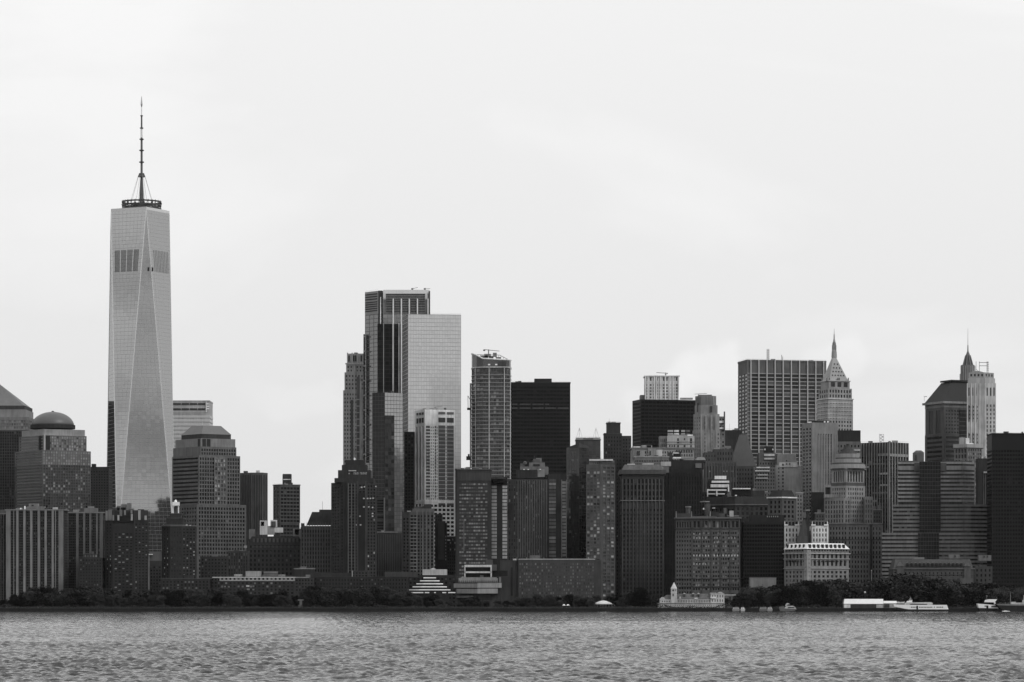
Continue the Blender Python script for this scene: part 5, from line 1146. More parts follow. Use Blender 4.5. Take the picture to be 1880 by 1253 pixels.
for x_ in (1513, 1519): b.blk('roof_sheet', x_, x_ + 2.4, 773.5, 776, W(205), 3010, 3)
b = Bld('office_block', 'black windowless box on a grey block, behind the ziggurat top', 'building', 1560, 3070)
b.tier(flat(1534, 1580.5, 3070, 24), 811, None, W(80), G(6, 9, .4, .5, GD, 4)); b.tier(flat(1537, 1580, 3074, 16), 790.5, 811, W(34)); b.blk('white_terrace', 1567, 1579.5, 825, 828.5, W(140), 3068.5, 3); b.blk('white_terrace', 1570, 1579.5, 832, 839, W(110), 3068, 3)
b = Bld('office_block', 'small black block at the left foot of the ziggurat-topped tower', 'building', 1502, 2900); b.tier(flat(1491.5, 1513, 2900, 14), 904, None, W(30)); b.blk('annex', 1516.5, 1524, 891, None, W(36), 2904, 6); b.blk('annex_cap', 1516, 1526.5, 890.5, 895, W(110), 2903, 8)
# ziggurat tower
def zig():
    b = Bld('office_tower', 'pale stone tower with a stepped rounded ziggurat and colonnades near the top', 'skyscraper', 1557, 2850)
    sc = corner(1526, 1553, 1588.5, 2850, 38)
    gz = {0: G(4.2, 8.3, .46, .56, GL(.01, .02), 2), 1: G(4.4, 8.3, .46, .56, GL(.01, .02), 2, 0, 3)}
    b.tier(sc, 892, None, W(110), gz)
    cl_ = corner(1526.5, 1553, 1587, 2851, 38); b.tier(cl_, 862, 886, W(112), {0: G(4.2, 24, .5, .88, GL(.008, .02), 2, 0, 3), 1: G(4.9, 24, .52, .88, GL(.008, .02), 2, 0, 2)}); b.tier(outset(cl_, .2), 886, 892, W(66))
    b.bands('cornice', cl_, [860], 2.4, W(92), 1.0)
    cx_ = sum(p[0] for p in cl_) / 4; cy_ = sum(p[1] for p in cl_) / 4; pxc = 940 + cx_ / cy_ * F
    T = lambda hw, yt, yb, g_, nm='round_tier': b.lathe(nm, pxc, cy_, [(hw, yb), (hw, yt)], W(g_), 28)
    T(32, 853.5, 861, 114); T(29, 850.5, 853.6, 62); T(24.5, 843.5, 850.6, 110); T(23, 841, 843.6, 64); T(21, 834, 841.1, 106)
    for hw, yt, yb in ((16, 831, 834), (13.5, 828, 831), (11, 825, 828), (8.5, 822, 825), (6, 819, 822)): T(hw, yt, yb, 62, 'step')
    T(3, 815.5, 819, 46, 'finial')
    sh = corner(1513, 1553, 1603, 2846, 40); b.tier(sh, 922, None, W(100), {0: G(4.6, 8.5, .42, .66, GL(.01, .02), 4), 1: G(5, 8.5, .42, .6, GL(.01, .02), 4)}) if False else None
    b.tier([(X(1513, 2860), 2860), (X(1550, 2846), 2846), (X(1562, 2849.5), 2849.5), (X(1562, 2880), 2880), (X(1513, 2885), 2885)], 914, None, W(100), G(4.8, 8.4, .42, .66, GL(.01, .02), 4)); b.blk('arcade', 1514, 1549, 908, 914, W(104), 2856, 8)
    lo = [(X(1516, 2845), 2845), (X(1556, 2838), 2838), (X(1596, 2842), 2842), (X(1600, 2846), 2846), (X(1619, 2846), 2846), (X(1619, 2875), 2875), (X(1516, 2880), 2880)]
    b.tier(lo, 962, None, W(86), G(5.6, 8.6, .42, .56, GL(.008, .02), 4)); b.bands('cornice', lo, [960.5], 2, W(92), .8); b.bands('string_course', lo, [990, 1017], 1.4, W(60), .6)
    b.tier([(X(1587, 2853), 2853), (X(1603, 2856), 2856), (X(1603, 2876), 2876), (X(1587, 2876), 2876)], 912, 962, W(94), G(4.6, 8.4, .4, .6, GL(.01, .02), 4))
    b.panel('dark_recess', 1596.5, 1600.5, 965, 1070, W(44), 2844, .5)
zig()
b = Bld('office_tower', 'black tower lined by thin white vertical fins, with an antenna frame', 'skyscraper', 1624, 2970)
c0 = corner(1580, 1632, 1668, 2970, 52); b.tier(c0, 812, None, W(42), {0: G(6, 8, .9, .6, GL(.006, .02, .03, .2), 24), 1: G(5.4, 8, .9, .6, GL(.008, .03, .06, .25), 24)})
b.fins('white_fin', c0[0], c0[1], frac(11, .03, .97), 1.0, .6, 813, 985, W(104)); b.fins('white_fin', c0[1], c0[2], frac(8, .02, .98), 1.1, .6, 812, 985, W(124))  # fins and bands painted darker on the less lit left face
face_panel(b, c0, 1, .02, .98, 833, 838, 'pale_band', W(112), .3); face_panel(b, c0, 0, .62, .98, 832.5, 837, 'pale_band', W(96), .3)
for f0, f1, yy, e, g_ in ((.66, .98, 868, 0, 120), (.70, .98, 889, 0, 104), (0, .3, 855, 0, 110), (.4, .98, 903, 0, 76), (.2, .9, 850, 0, 66), (.25, .6, 918, 0, 84)): face_panel(b, c0, e, f0, f1, yy, yy + 3.4, 'pale_spandrel', W(g_), .2)
m = MB()
for x_ in (1614.5, 1622.5): m.tube((X(x_, 3000), 3000, ZZ(812, 3000)), (X(x_, 3000), 3000, ZZ(797, 3000)), .2, n=4)
for k in range(5): m.tube((X(1614.5, 3000), 3000, ZZ(798 + k * 3, 3000)), (X(1622.5, 3000), 3000, ZZ(798 + k * 3, 3000)), .2, n=4); m.box(X(1616 + (k % 2) * 3, 3000), X(1618.5 + (k % 2) * 3, 3000), 2999.5, 3000.5, ZZ(800 + k * 3, 3000), ZZ(798.4 + k * 3, 3000))
m.build('antenna_frame', W(130), b.r)

# ================================================================== right
b = Bld('office_tower', 'grey tower with a big dark hipped roof and flared eaves', 'skyscraper', 1735, 3080)
c0 = corner(1698, 1733, 1800, 3080, 28)
b.tier(c0, 797, None, W(62), {0: G(40, 8.4, .9, .5, GL(.008, .03), 2, 0, 2), 1: G(40, 8.4, .9, .5, GL(.008, .02), 2, 0, 2)}); b.tier(outset(c0, -.25), 748, 797, W(66), {0: G(11.5, 50, .62, .92, GL(.03, .06, 0, .1, .04, .01), 3, 0, 4), 1: G(5, 7, .5, .45, GL(.01, .03), 3, 0, 2)}); b.tier(outset(c0, -.1), 741, 748, W(92)); b.bands('eave', c0, [737], 4, W(104), 1.8)
face_panel(b, c0, 1, .42, .99, 752, 800, 'dark_bay_or_reflection', W(34), .15)
for k in range(6): face_panel(b, c0, 1, .42, .99, 757 + k * 8, 758 + k * 8, 'floor_line', W(70), .3)
r0 = outset(c0, .2); b.prism('hipped_roof', r0, 700, 737, W(42, .7, .08), top=corner(1728, 1748, 1790, 3092, 28)); b.prism('roof_edge', corner(1726, 1747, 1792, 3090, 28), 697.5, 700.5, W(46))
b.blk('roof_rig', 1696.5, 1702, 728, 729, W(130), 3096, 2); b.pole('roof_rig', 1697, 728, 737, .15, W(130), 3096)
b = Bld('office_tower', 'dark crowned lantern top with a tall needle behind the pale deco tower', 'skyscraper', 1777, 3250)
def oct_(c, r): return [(X(c, 3260) + r * 3250 / F * math.cos(math.pi / 8 + k * math.pi / 4), 3262 + r * 3250 / F * math.sin(math.pi / 8 + k * math.pi / 4)) for k in range(8)]
b.tier(oct_(1777, 15), 686, None, W(88)); b.tier(oct_(1777, 13), 670, 686, W(84)); b.fins('rib', *[(X(1764, 3246), 3246), (X(1790, 3246), 3246)], frac(7), 1.2, .5, 672, 700, W(112)); b.prism('crown', oct_(1777, 9), 652, 670, W(62), top=oct_(1777, 4.5), Y=3255)
for k in range(8):
    q = k * math.pi / 4 + math.pi / 8; m = MB(); cx_, cy_ = X(1777, 3262), 3262; s_ = 3250 / F
    m.tube((cx_ + 9.6 * s_ * math.cos(q), cy_ + 9.6 * s_ * math.sin(q), ZZ(671, 3262)), (cx_ + 4.6 * s_ * math.cos(q), cy_ + 4.6 * s_ * math.sin(q), ZZ(653, 3262)), .5, n=4); m.build('crown_rib', W(96), b.r)
b.lathe('lantern_cap', 1777, 3262, [(4.2, 653), (1.2, 645), (.8, 634)], W(84), 10); b.lathe('needle', 1777, 3262, [(.6, 636), (.22, 603)], W(140), 6)
b = Bld('office_tower', 'pale art deco tower with paired dark window bays and a rooftop frame', 'skyscraper', 1802, 3020)
p = [(X(1775, 3024), 3024), (X(1809, 3020), 3020), (X(1828.5, 3030), 3030), (X(1828.5, 3055), 3055), (X(1775, 3055), 3055)]
b.tier(p, 704, None, W(136)); b.tier(outset(p, -.8), 694, 704, W(132)); b.tier(outset(p, -1.8), 684, 694, W(124), G(6, 8, .5, .55, GL(.02, .05), 1, 1))
for l, r, Yq in ((1778, 1781.5, 3023.6), (1785.5, 1789.5, 3022.8), (1793, 1797, 3022)):
    b.panel('tall_window', l, r, 712, 727, W(52), Yq, .2)
    for t, q_ in ((744, 775), (795, 816)):
        b.panel('window_bay', l, r, t, q_, W(74), Yq, .2)
        for k in range(int((q_ - t) / 7)): b.panel('window', l + .4, r - .4, t + 2 + k * 7, t + 5 + k * 7, W(46), Yq - .15, .2)
for k in range(18): b.panel('window', 1802.5, 1804.8, 712 + k * 8.2, 714.6 + k * 8.2, W(84), 3021, .15)
for l, r, Yq in ((1811, 1813.5, 3021.6), (1817, 1820, 3024.8), (1823, 1826, 3028)):
    b.panel('tall_window', l, r, 712, 727, W(52), Yq, .4)
    for k in range(14): b.panel('window', l, r, 743 + k * 7.6, 747.4 + k * 7.6, W(66), Yq, .4)
for x_, Yq in ((1776, 3023.7), (1783.5, 3023), (1791, 3022.2), (1799, 3021.2), (1808.5, 3020.2), (1815.3, 3023.2), (1821.5, 3026.5), (1827.6, 3029.6)): b.panel('pier', x_ - .8, x_ + .8, 704, 845, W(158), Yq, .5)
b.prism('roof_slope', flat(1785, 1808, 3034, 10), 681, 684.5, W(96), top=flat(1785, 1797, 3036, 5))
m = MB()
for x_ in (1792, 1798, 1812, 1814): m.tube((X(x_, 3040), 3040, ZZ(686, 3040)), (X(x_, 3040), 3040, ZZ(664, 3040)), .28, n=4)
for y_ in (666, 672): m.tube((X(1798, 3040), 3040, ZZ(y_, 3040)), (X(1814, 3040), 3040, ZZ(y_, 3040)), .35, n=4)
for k in range(5): m.tube((X(1811.5, 3040), 3040, ZZ(665 + k * 3.6, 3040)), (X(1815, 3040), 3040, ZZ(666 + k * 3.6, 3040)), .4, n=4)
m.tube((X(1792, 3040), 3040, ZZ(678, 3040)), (X(1798, 3040), 3040, ZZ(684, 3040)), .25, n=4); m.build('rooftop_frame', W(110), b.r)
b = Bld('office_block', 'small grey gabled block left of the hipped-roof tower', 'building', 1688, 3060); p = flat(1679, 1696.5, 3060, 14); b.tier(p, 831, None, W(92)); b.prism('gable_roof', p, 827, 831, W(84), top=shrink(p, .5)); b.panel('window', 1679.5, 1683, 836, 846, W(60), 3060, .3)
b = Bld('office_building', 'pale old block under a white roof tank, in front of the pale deco tower', 'building', 1780, 2960)
p = [(X(1752, 2968), 2968), (X(1776, 2960), 2960), (X(1803, 2968), 2968), (X(1803, 2985), 2985), (X(1752, 2985), 2985)]
b.tier(p, 822, None, W(86), {0: G(6, 10, .6, .7, GL(.008, .03, .2, .2), 1), 1: G(4.4, 7, .5, .6, GL(.01, .06, .4, .5), 1)}); b.bands('pale_cornice', p, [815.5], 6.5, W(122), 1.0); b.blk('white_tank', 1762, 1773, 803.5, 816, W(112), 2972, 6); b.blk('white_tank', 1773, 1780, 804.5, 816, W(160), 2971, 6); b.blk('roof_sheet', 1775, 1787, 813.8, 816, W(220), 2966, 4)
b = Bld('office_block', 'narrow dark block with pale piers beside the black tower on the right', 'building', 1810, 2935)
b.tier(flat(1796, 1821, 2935, 16), 842, None, W(38)); b.fins('pier', (X(1806, 2935), 2935), (X(1819, 2935), 2935), frac(5), 1.0, .5, 868, 1000, W(74)); b.blk('white_sill', 1806, 1815.5, 866, 869, W(124), 2933.5, 2)
# ribbon-window tower
def ribbon():
    b = Bld('office_tower', 'stepped tower of pale horizontal bands with a black glass strip down the middle', 'skyscraper', 1720, 2800)
    up = [(X(1649.5, 2806), 2806), (X(1767, 2802), 2802), (X(1788, 2812), 2812), (X(1788, 2840), 2840), (X(1649.5, 2840), 2840)]
    mi = [(X(1640, 2804), 2804), (X(1767, 2800), 2800), (X(1767.5, 2801), 2801), (X(1782, 2801), 2801), (X(1820, 2806), 2806), (X(1820, 2838), 2838), (X(1640, 2838), 2838)]
    lo = [(X(1620, 2799), 2799), (X(1789, 2795), 2795), (X(1820, 2803), 2803), (X(1820, 2835), 2835), (X(1620, 2835), 2835)]
    gb = GL(.010, .03, .04, .08, .02)
    b.tier(up, 849, 928, W(50), G(5, 7.3, .96, .8, gb, 0, 0, 0, .1)); b.tier(mi, 928, 980, W(46), G(5, 7.3, .96, .8, gb, 0, 0, 0, .1)); b.tier(lo, 980, None, W(44), G(5, 7.3, .96, .8, gb, 0, 0, 0, .1))
    b.bands('band', up, [848.5], 3.4, W(104), .5); b.bands('band', up, [855.5], 7.5, W(94), .5); b.bands('band', up, rows(866.5, 925, 7.35), 3.6, W(96), .5); b.bands('band', mi, rows(926.5, 976, 7.35), 3.8, W(84), .5); b.bands('band', lo, rows(978.5, 1075, 7.3), 3.9, W(88), .5)
    # black strip
    for l, r, t, q_, Yq in ((1688, 1727, 848, 980, 2800.2), (1685.5, 1724, 979, 1040, 2795.2)):
        gm_, wm_ = MB(), MB(); gk = GL(.004, .012, .0, .1, .012)
        facade(wm_, gm_, (X(l, Yq), Yq), (X(r, Yq), Yq), b.z(q_, Yq), b.z(t, Yq), G(5, 7.3, .9, .85, gk, 0, 0, 0, .15)); wm_.build('black_strip', W(48), b.r); gm_.build('black_glazing', gk, b.r, 'stuff')
    b.panel('strip_edge', 1678.5, 1688, 850, 865, W(60), 2804, 1.6); b.panel('strip_edge', 1727, 1737, 850, 865, W(60), 2803, 1.6)
    for l, r in ((1652, 1676), (1740, 1784)): b.blk('roof_parapet', l, r, 846.4, 849, W(60), 2812, 10)
ribbon()
b = Bld('customs_house', 'long low ornate grey building with dormers behind the right park trees', 'building', 1728, 2715)
p = flat(1640, 1788, 2715, 34); b.tier(p, 1045, None, W(58), G(7.4, 15, .34, .5, GD, 3, 30, 4)); b.bands('cornice', p, [1043.5], 2, W(72), .8); b.bands('cornice', p, [1054], 1.3, W(66), .6); b.prism('mansard_roof', shrink(p, .985), 1027, 1043.5, W(56), top=shrink(p, .93, .6)); b.tier(flat(1789, 1822, 2718, 28), 1040, None, W(52), G(7, 9, .4, .5, GD, 3))
for k in range(14): b.blk('dormer', 1665 + k * 7.6, 1668.4 + k * 7.6, 1034.5, 1040, W(36), 2714.6, 4); b.prism('dormer_gable', flat(1664.2 + k * 7.6, 1669.2 + k * 7.6, 2714.2, 3), 1032, 1034.5, W(76), top=flat(1666.5 + k * 7.6, 1666.9 + k * 7.6, 2714.2, 3))
for x_ in (1653, 1776): b.prism('pediment', flat(x_ - 6, x_ + 6, 2713.5, 3), 1032, 1040, W(84), top=flat(x_ - .5, x_ + .5, 2713.5, 3)); b.panel('pavilion', x_ - 6, x_ + 6, 1040, 1075, W(64), 2715, 1)
for l, r, t, q_, g_ in ((1743, 1762, 1018.5, 1026, 84), (1797, 1820, 1019.5, 1030, 78), (1676, 1697, 1023.5, 1027, 90), (1753, 1754.5, 1019.5, 1023, 40)): b.blk('roof_plant', l, r, t, q_, W(g_), 2730 - (g_ == 40) * 1, 6)
for x_, c_ in ((1806, 2), (1812, 2)): b.blk('window', x_, x_ + 2, 1020.5, 1024, W(40), 2729.6, .5)
b.blk('low_wing', 1762, 1786, 1062, None, W(66), 2708, 5)
b = Bld('office_tower', 'black tower filling the right edge of the skyline', 'skyscraper', 1870, 2760)
c0 = flat(1821, 1990, 2760, 28); b.tier(c0, 797, None, W(24, .5, .06), G(5.2, 7.2, .86, .52, GL(.007, .013, .03, .026, .006), 28)); b.prism('sloped_roof', c0, 795.5, 797, W(30), top=[c0[0], c0[1], c0[2], c0[3]]); b.bands('cornice', c0, [797], 1.2, W(24), .3)

# ================================================================== waterfront
def side(b, name, pts, Y, D, mat):
    """side outline (photo px) given depth D"""
    m = MB(); n = len(pts); q = [(X(x, Y), ZZ(y, Y)) for x, y in pts]
    area = sum(q[i][0] * q[(i + 1) % n][1] - q[(i + 1) % n][0] * q[i][1] for i in range(n))
    if area < 0: q = q[::-1]
    m.v = [(x, Y, z) for x, z in q] + [(x, Y + D, z) for x, z in q]
    m.f = [tuple(range(n)), tuple(range(2 * n - 1, n - 1, -1))] + [(i, n + i, n + (i + 1) % n, (i + 1) % n) for i in range(n)]
    m.mi = [0] * len(m.f); return m.build(name, mat, b.r)
WH = W(235, .5, .05, .2, False); WH2 = W(200, .5, .06, .2, False); PALE = W(142, .8, .1)
# pier house with clock tower
h = Bld('pier_house', 'long pale pier house with arched windows and a small pointed clock tower', 'building', 1268, 2612)
pw = G(3.0, 9, .42, .62, GL(.02, .05), 1, 0, 1, .3)
h.tier(flat(1208, 1330.5, 2612, 13), 1108.5, None, W(140), G(4, 5.4, .40, .34, GL(.02, .05), 1, 2.5, 2, .3)); h.bands('ledge', flat(1208, 1330.5, 2612, 13), [1107.4], 1.2, W(96), .4)
h.tier(flat(1234, 1305, 2613, 11), 1099.5, 1108, W(140), pw); h.prism('roof', flat(1234, 1305, 2612.6, 12), 1090.5, 1099.5, W(74), top=flat(1243, 1300, 2617, 3))
h.tier(flat(1211, 1234, 2612.6, 11), 1101, 1108, W(138), G(4.2, 7, .4, .5, GL(.02, .05), 1, 1, 3, .3)); h.prism('gable', flat(1211, 1222, 2612.5, 8), 1096.5, 1101, W(138), top=flat(1216, 1217.5, 2612.5, 8)); h.prism('roof', flat(1214, 1236, 2614, 9), 1092.5, 1101, W(80), top=flat(1224, 1234, 2617, 2))
h.tier(flat(1305, 1330, 2612.4, 12), 1090, 1108, W(142), G(4.8, 8.6, .34, .56, GL(.02, .05), 1, 1, 1, .3)); h.prism('gable', flat(1316, 1330, 2612.2, 9), 1087, 1090.4, W(134), top=flat(1322.5, 1324, 2612.2, 9)); h.blk('roof_box', 1304, 1315, 1088.5, 1091, W(130), 2612.2, 6); h.blk('balcony', 1304, 1314.5, 1096, 1099, W(170), 2611.8, 1)
h.tier(flat(1232.3, 1242.7, 2611.6, 4.6), 1081, 1108, W(148), None); h.panel('louvre', 1234.5, 1237.2, 1090.5, 1095, W(70), 2611.6, .1); m = MB(); m.tube((X(1236, 2611.5), 2611.35, ZZ(1084.2, 2611)), (X(1236, 2611.5), 2611.7, ZZ(1084.2, 2611)), .72, n=12); m.build('clock_face', W(48), h.r); h.panel('louvre', 1240, 1241.3, 1082.5, 1086, W(70), 2611.6, .1)
h.prism('spire', outset(flat(1232.3, 1242.7, 2611.6, 4.6), .25), 1069, 1081, W(150), top=[(X(1237.5, 2614), 2614)] * 4); h.bands('tower_ledge', flat(1232.3, 1242.7, 2611.6, 4.6), [1080.5, 1087.5], .9, W(160), .2)
for x_ in (1256, 1272, 1282): h.blk('dormer', x_ - 1, x_ + 2.4, 1091, 1095, W(56), 2613.6, 3); h.prism('dormer_roof', flat(x_ - 2, x_ + 3.4, 2613.3, 3.4), 1088.8, 1091.2, W(140), top=flat(x_ + .4, x_ + 1, 2613.3, 3.4))
h.prism('gable', flat(1246.5, 1250.5, 2612.6, 2), 1095, 1099.5, W(150), top=flat(1248.3, 1248.8, 2612.6, 2)); h.blk('pediment', 1275, 1281, 1098, 1100, W(158), 2612.5, 1)
h = Bld('annex', 'pale low wing with dark openings right of the pier house', 'building', 1345, 2650); h.tier(flat(1329, 1359.5, 2652, 10), 1093, None, W(86), None); h.blk('white_parapet', 1329, 1359.5, 1092, 1093.6, W(150), 2651.5, 2)  # the dark openings are shadows painted as dark panels
for l, r in ((1338.5, 1342.5), (1345, 1350)): h.panel('painted_shadow', l, r, 1096, 1106, W(44), 2652, .3)  # shadows on the pale wing, painted as dark panels
# white shed and its links
h = Bld('shed', 'big white-roofed ferry shed with a dark slatted front', 'shed', 1585, 2606)
h.tier(flat(1549.5, 1621.5, 2606, 14), 1109, None, W(140), None); h.prism('roof', flat(1549, 1622, 2605.4, 15), 1100, 1109, WH, top=flat(1550.5, 1621.5, 2607.5, 9)); h.panel('dark_front', 1562, 1608.5, 1110, 1116.5, W(34), 2606, .15)
h.fins('slat', (X(1562, 2605.8), 2605.8), (X(1608.5, 2605.8), 2605.8), frac(23), .7, .15, 1110, 1116.5, W(70)); h.panel('white_wall', 1549.5, 1561, 1109.5, 1117, W(175), 2606, .1); h.panel('base', 1549.5, 1621.5, 1117, 1119.4, W(50), 2606, .3)
h = Bld('shed', 'small white-roofed link shed right of the big ferry shed', 'shed', 1634, 2607); h.tier(flat(1622.6, 1646, 2607, 10), 1108, None, W(130), None); h.prism('roof', flat(1622.2, 1646.5, 2606.6, 11), 1103.7, 1108, WH, top=flat(1622.6, 1646, 2608, 7)); h.panel('dark_front', 1623.5, 1633, 1109.4, 1116, W(50), 2607, .15)
h = Bld('walkway', 'covered white walkway between link shed and docked ferry', 'walkway', 1656, 2607); h.prism('roof', flat(1647, 1665, 2606.6, 8), 1105.2, 1108, WH); h.tier(flat(1647, 1665, 2607, 7), 1108, None, W(120), None)
# ferries
BY = 2588
def row_windows(b, l, r, yt, yb, Y, n):
    w_ = (r - l) / n
    for k in range(n): b.panel('window', l + k * w_ + .15 * w_, l + (k + .85) * w_, yt, yb, W(36), Y, .12)
f = Bld('ferry', 'long white passenger ferry docked beside the white sheds', 'ferry', 1698, BY, z=0)
side(f, 'hull', [(1648, 1116.5), (1668, 1119), (1741, 1119.3), (1742, 1122.6), (1668, 1122.8), (1645, 1119)], BY, 9, W(34))
side(f, 'side', [(1640, 1110), (1660, 1111), (1738.5, 1111), (1741.5, 1119.2), (1668, 1119.2), (1642, 1114)], BY + .2, 8.6, WH)
side(f, 'upper_deck', [(1662, 1110.6), (1664, 1106.5), (1709, 1106), (1713, 1107.5), (1712, 1110.6)], BY + 1.2, 6, W(150)); f.panel('deck_opening', 1671, 1702, 1109, 1110.6, W(40), BY + 1.2, .15)
side(f, 'wheelhouse', [(1665, 1106.5), (1666, 1103.8), (1674, 1103.4), (1675.5, 1106.5)], BY + 2, 4, WH2); row_windows(f, 1672, 1684, 1114.3, 1116, BY + .2, 4); row_windows(f, 1687, 1712, 1114.3, 1116, BY + .2, 9); row_windows(f, 1719, 1732, 1114.3, 1116, BY + .2, 4); f.panel('door', 1682.5, 1685.5, 1112.5, 1119, W(40), BY + .2, .2); f.panel('porthole', 1714.5, 1716, 1114.2, 1116, W(36), BY + .2, .12)
f.pole('mast', 1671.5, 1096, 1104, .15, W(120), BY + 4); f.blk('radar', 1670, 1673.5, 1099, 1100.2, W(120), BY + 3.8, 1); f.blk('funnel', 1669, 1675, 1101.5, 1104, W(150), BY + 3.4, 2)
f = Bld('ferry', 'white double-deck ferry with slanting stern beside the dark ship', 'ferry', 1816, BY, z=0)
side(f, 'hull', [(1797, 1117), (1838, 1118), (1834, 1122.6), (1799, 1122.4)], BY, 8, W(34)); side(f, 'side', [(1794.5, 1108.6), (1832, 1111.5), (1838.5, 1117.8), (1797.5, 1116.6)], BY + .2, 7.6, WH)
side(f, 'upper_deck', [(1808.5, 1106), (1810, 1102), (1818, 1100.6), (1831, 1100.6), (1828, 1104), (1826, 1106.4)], BY + 1.4, 5, WH); side(f, 'deck_strut', [(1826, 1106), (1827.5, 1106), (1828, 1111.5), (1826, 1111.5)], BY + 1, 5, WH2); f.panel('dark_opening', 1807.5, 1813, 1112.3, 1114, W(36), BY + .2, .12); f.panel('dark_opening', 1820, 1832, 1112.8, 1115, W(36), BY + .2, .12); f.panel('door', 1811, 1814.5, 1112, 1119, W(38), BY + .2, .2); f.pole('mast', 1811.5, 1094, 1101, .15, W(96), BY + 3); f.blk('radar', 1810.5, 1813, 1093.5, 1095.5, W(96), BY + 2.6, 1)
f = Bld('ship', 'dark-hulled work ship with a pale deck rail at the right edge', 'ship', 1860, 2578, z=0)
side(f, 'hull', [(1829, 1110.5), (1900, 1112.6), (1900, 1124), (1846, 1123.4), (1838, 1118)], 2578, 10, W(34)); side(f, 'bulwark', [(1829, 1109), (1900, 1110.6), (1900, 1113), (1832, 1111.8)], 2577.7, 10.6, W(92)); side(f, 'cargo', [(1856, 1108.5), (1858, 1105.4), (1865, 1105.2), (1866, 1107), (1879, 1106.5), (1880, 1110.5), (1856, 1110)], 2580, 5, W(140)); side(f, 'deckhouse', [(1879, 1110), (1879, 1102), (1896, 1101), (1896, 1111)], 2580, 6, W(150)); f.pole('mast', 1855, 1088.5, 1110, .22, W(96), 2582); f.pole('mast', 1879.5, 1093, 1110, .3, W(130), 2582)
for k in range(9): f.blk('deck_gear', 1833 + k * 2.5, 1834.3 + k * 2.5, 1107.5 - (k % 3) * .8, 1110.2, W(56 + 20 * (k % 2)), 2580, 2)
side(f, 'bow_wave', [(1839, 1122.4), (1846, 1121.2), (1853, 1122.2), (1856, 1123.6), (1842, 1123.6)], 2576.5, 1, W(190, .8))
f = Bld('motor_boat', 'small pale motor yacht moored at the park seawall', 'boat', 1448, BY, z=0)
side(f, 'hull', [(1431, 1117), (1464, 1118.5), (1458, 1122), (1433, 1122.4)], BY, 5, W(78)); side(f, 'cabin', [(1441, 1117.6), (1443, 1114), (1447, 1112.6), (1457, 1112.8), (1459.5, 1115), (1462, 1118.4)], BY + .5, 4, W(150)); side(f, 'cabin_window', [(1446.5, 1114.8), (1459, 1115), (1458, 1116.8), (1446.5, 1117)], BY + .4, .3, W(34)); side(f, 'stern_block', [(1431, 1117.4), (1431.5, 1114), (1440, 1114), (1440.5, 1117.6)], BY + .6, 4, W(84)); side(f, 'flybridge', [(1441.5, 1112.8), (1444, 1108.4), (1446.5, 1107.4), (1449.5, 1109), (1450, 1110), (1446, 1110), (1445, 1112.8)], BY + 1, 2, W(140))
# small boats moored along the park wall
for l, r, lab, g_ in ((1345, 1357.5, 'leftmost of four small pale boats along the park seawall', 150), (1360, 1367.5, 'short bright boat just right of the leftmost pale one', 190), (1394.5, 1408, 'greyish cabin boat, third of four along the park seawall', 125), (1409, 1418, 'small pale boat nearest the motor yacht, beside the greyish cabin boat', 160)):
    v = Bld('cabin_boat', lab, 'boat', (l + r) / 2, 2592, 'small boats along the park seawall', 0)
    side(v, 'hull', [(l - .6, 1118.6), (r + .8, 1118.4), (r - .2, 1122.4), (l + .4, 1122.6)], 2592, 3, W(g_ - 50, .5, .1, .3, False)); side(v, 'cabin', [(l + .8, 1118.6), (l + 1.2, 1115.6), (r - 2.4, 1115), (r - 1, 1116.4), (r - .6, 1118.5)], 2592.4, 2.2, W(g_, .5, .1, .3, False)); side(v, 'window', [(l + 1.8, 1117.3), (l + 2, 1116.2), (r - 2.6, 1116), (r - 2, 1117.2)], 2592.3, .2, W(50)); v.pole('mast', (l + r) / 2, 1111.5, 1115.4, .06, W(90), 2593.4)
t = Bld('tent', 'pale domed event tent on posts at the waterfront, mid picture', 'tent', 1107.5, 2612)
el = lambda hw, d: [(X(1107.5, 2618) + hw * 2618 / F * math.cos(k * math.pi / 8), 2618 + d * math.sin(k * math.pi / 8)) for k in range(16)]
t.prism('canopy', el(17, 6), 1107.2, 1109.6, W(150), top=el(14.6, 5), Y=2618); t.prism('canopy_top', el(14.6, 5), 1103.8, 1107.2, W(160), top=el(6, 2), Y=2618); t.prism('canopy_peak', el(6, 2), 1103, 1103.8, W(170), top=el(1, .3), Y=2618)
for x_ in (1091.3, 1097, 1103, 1112.5, 1118, 1123.5): t.blk('post', x_ - .3, x_ + .3, 1109.5, None, W(130), 2613.5 + abs(x_ - 1107) * .2, .3)
t = Bld('twin_canopy', 'pair of tiny bright white canopies on the promenade left of the domed tent', 'canopy', 1039, 2609)
for c_ in (1035.5, 1042.8): t.prism('canopy', flat(c_ - 3.2, c_ + 3.2, 2610, 2.6), 1109.9, 1112, WH, top=flat(c_ - .8, c_ + .8, 2611, .6)); t.blk('counter', c_ - 2.6, c_ + 2.6, 1113.5, None, W(46), 2611, 1.4); t.blk('post', c_ - 2.8, c_ - 2.5, 1112, None, W(90), 2610.3, .2); t.blk('post', c_ + 2.5, c_ + 2.8, 1112, None, W(90), 2610.3, .2)
t = Bld('kiosk', 'small pale stone gate shape glimpsed between the left shore trees', 'monument', 552, 2612); t.blk('lintel', 547, 557, 1101, 1103, W(88), 2613, 2); t.blk('shaft', 550, 554.5, 1103, 1111, W(80), 2613.5, 1.4); t.blk('base', 547.5, 556, 1111, None, W(70), 2613, 2)
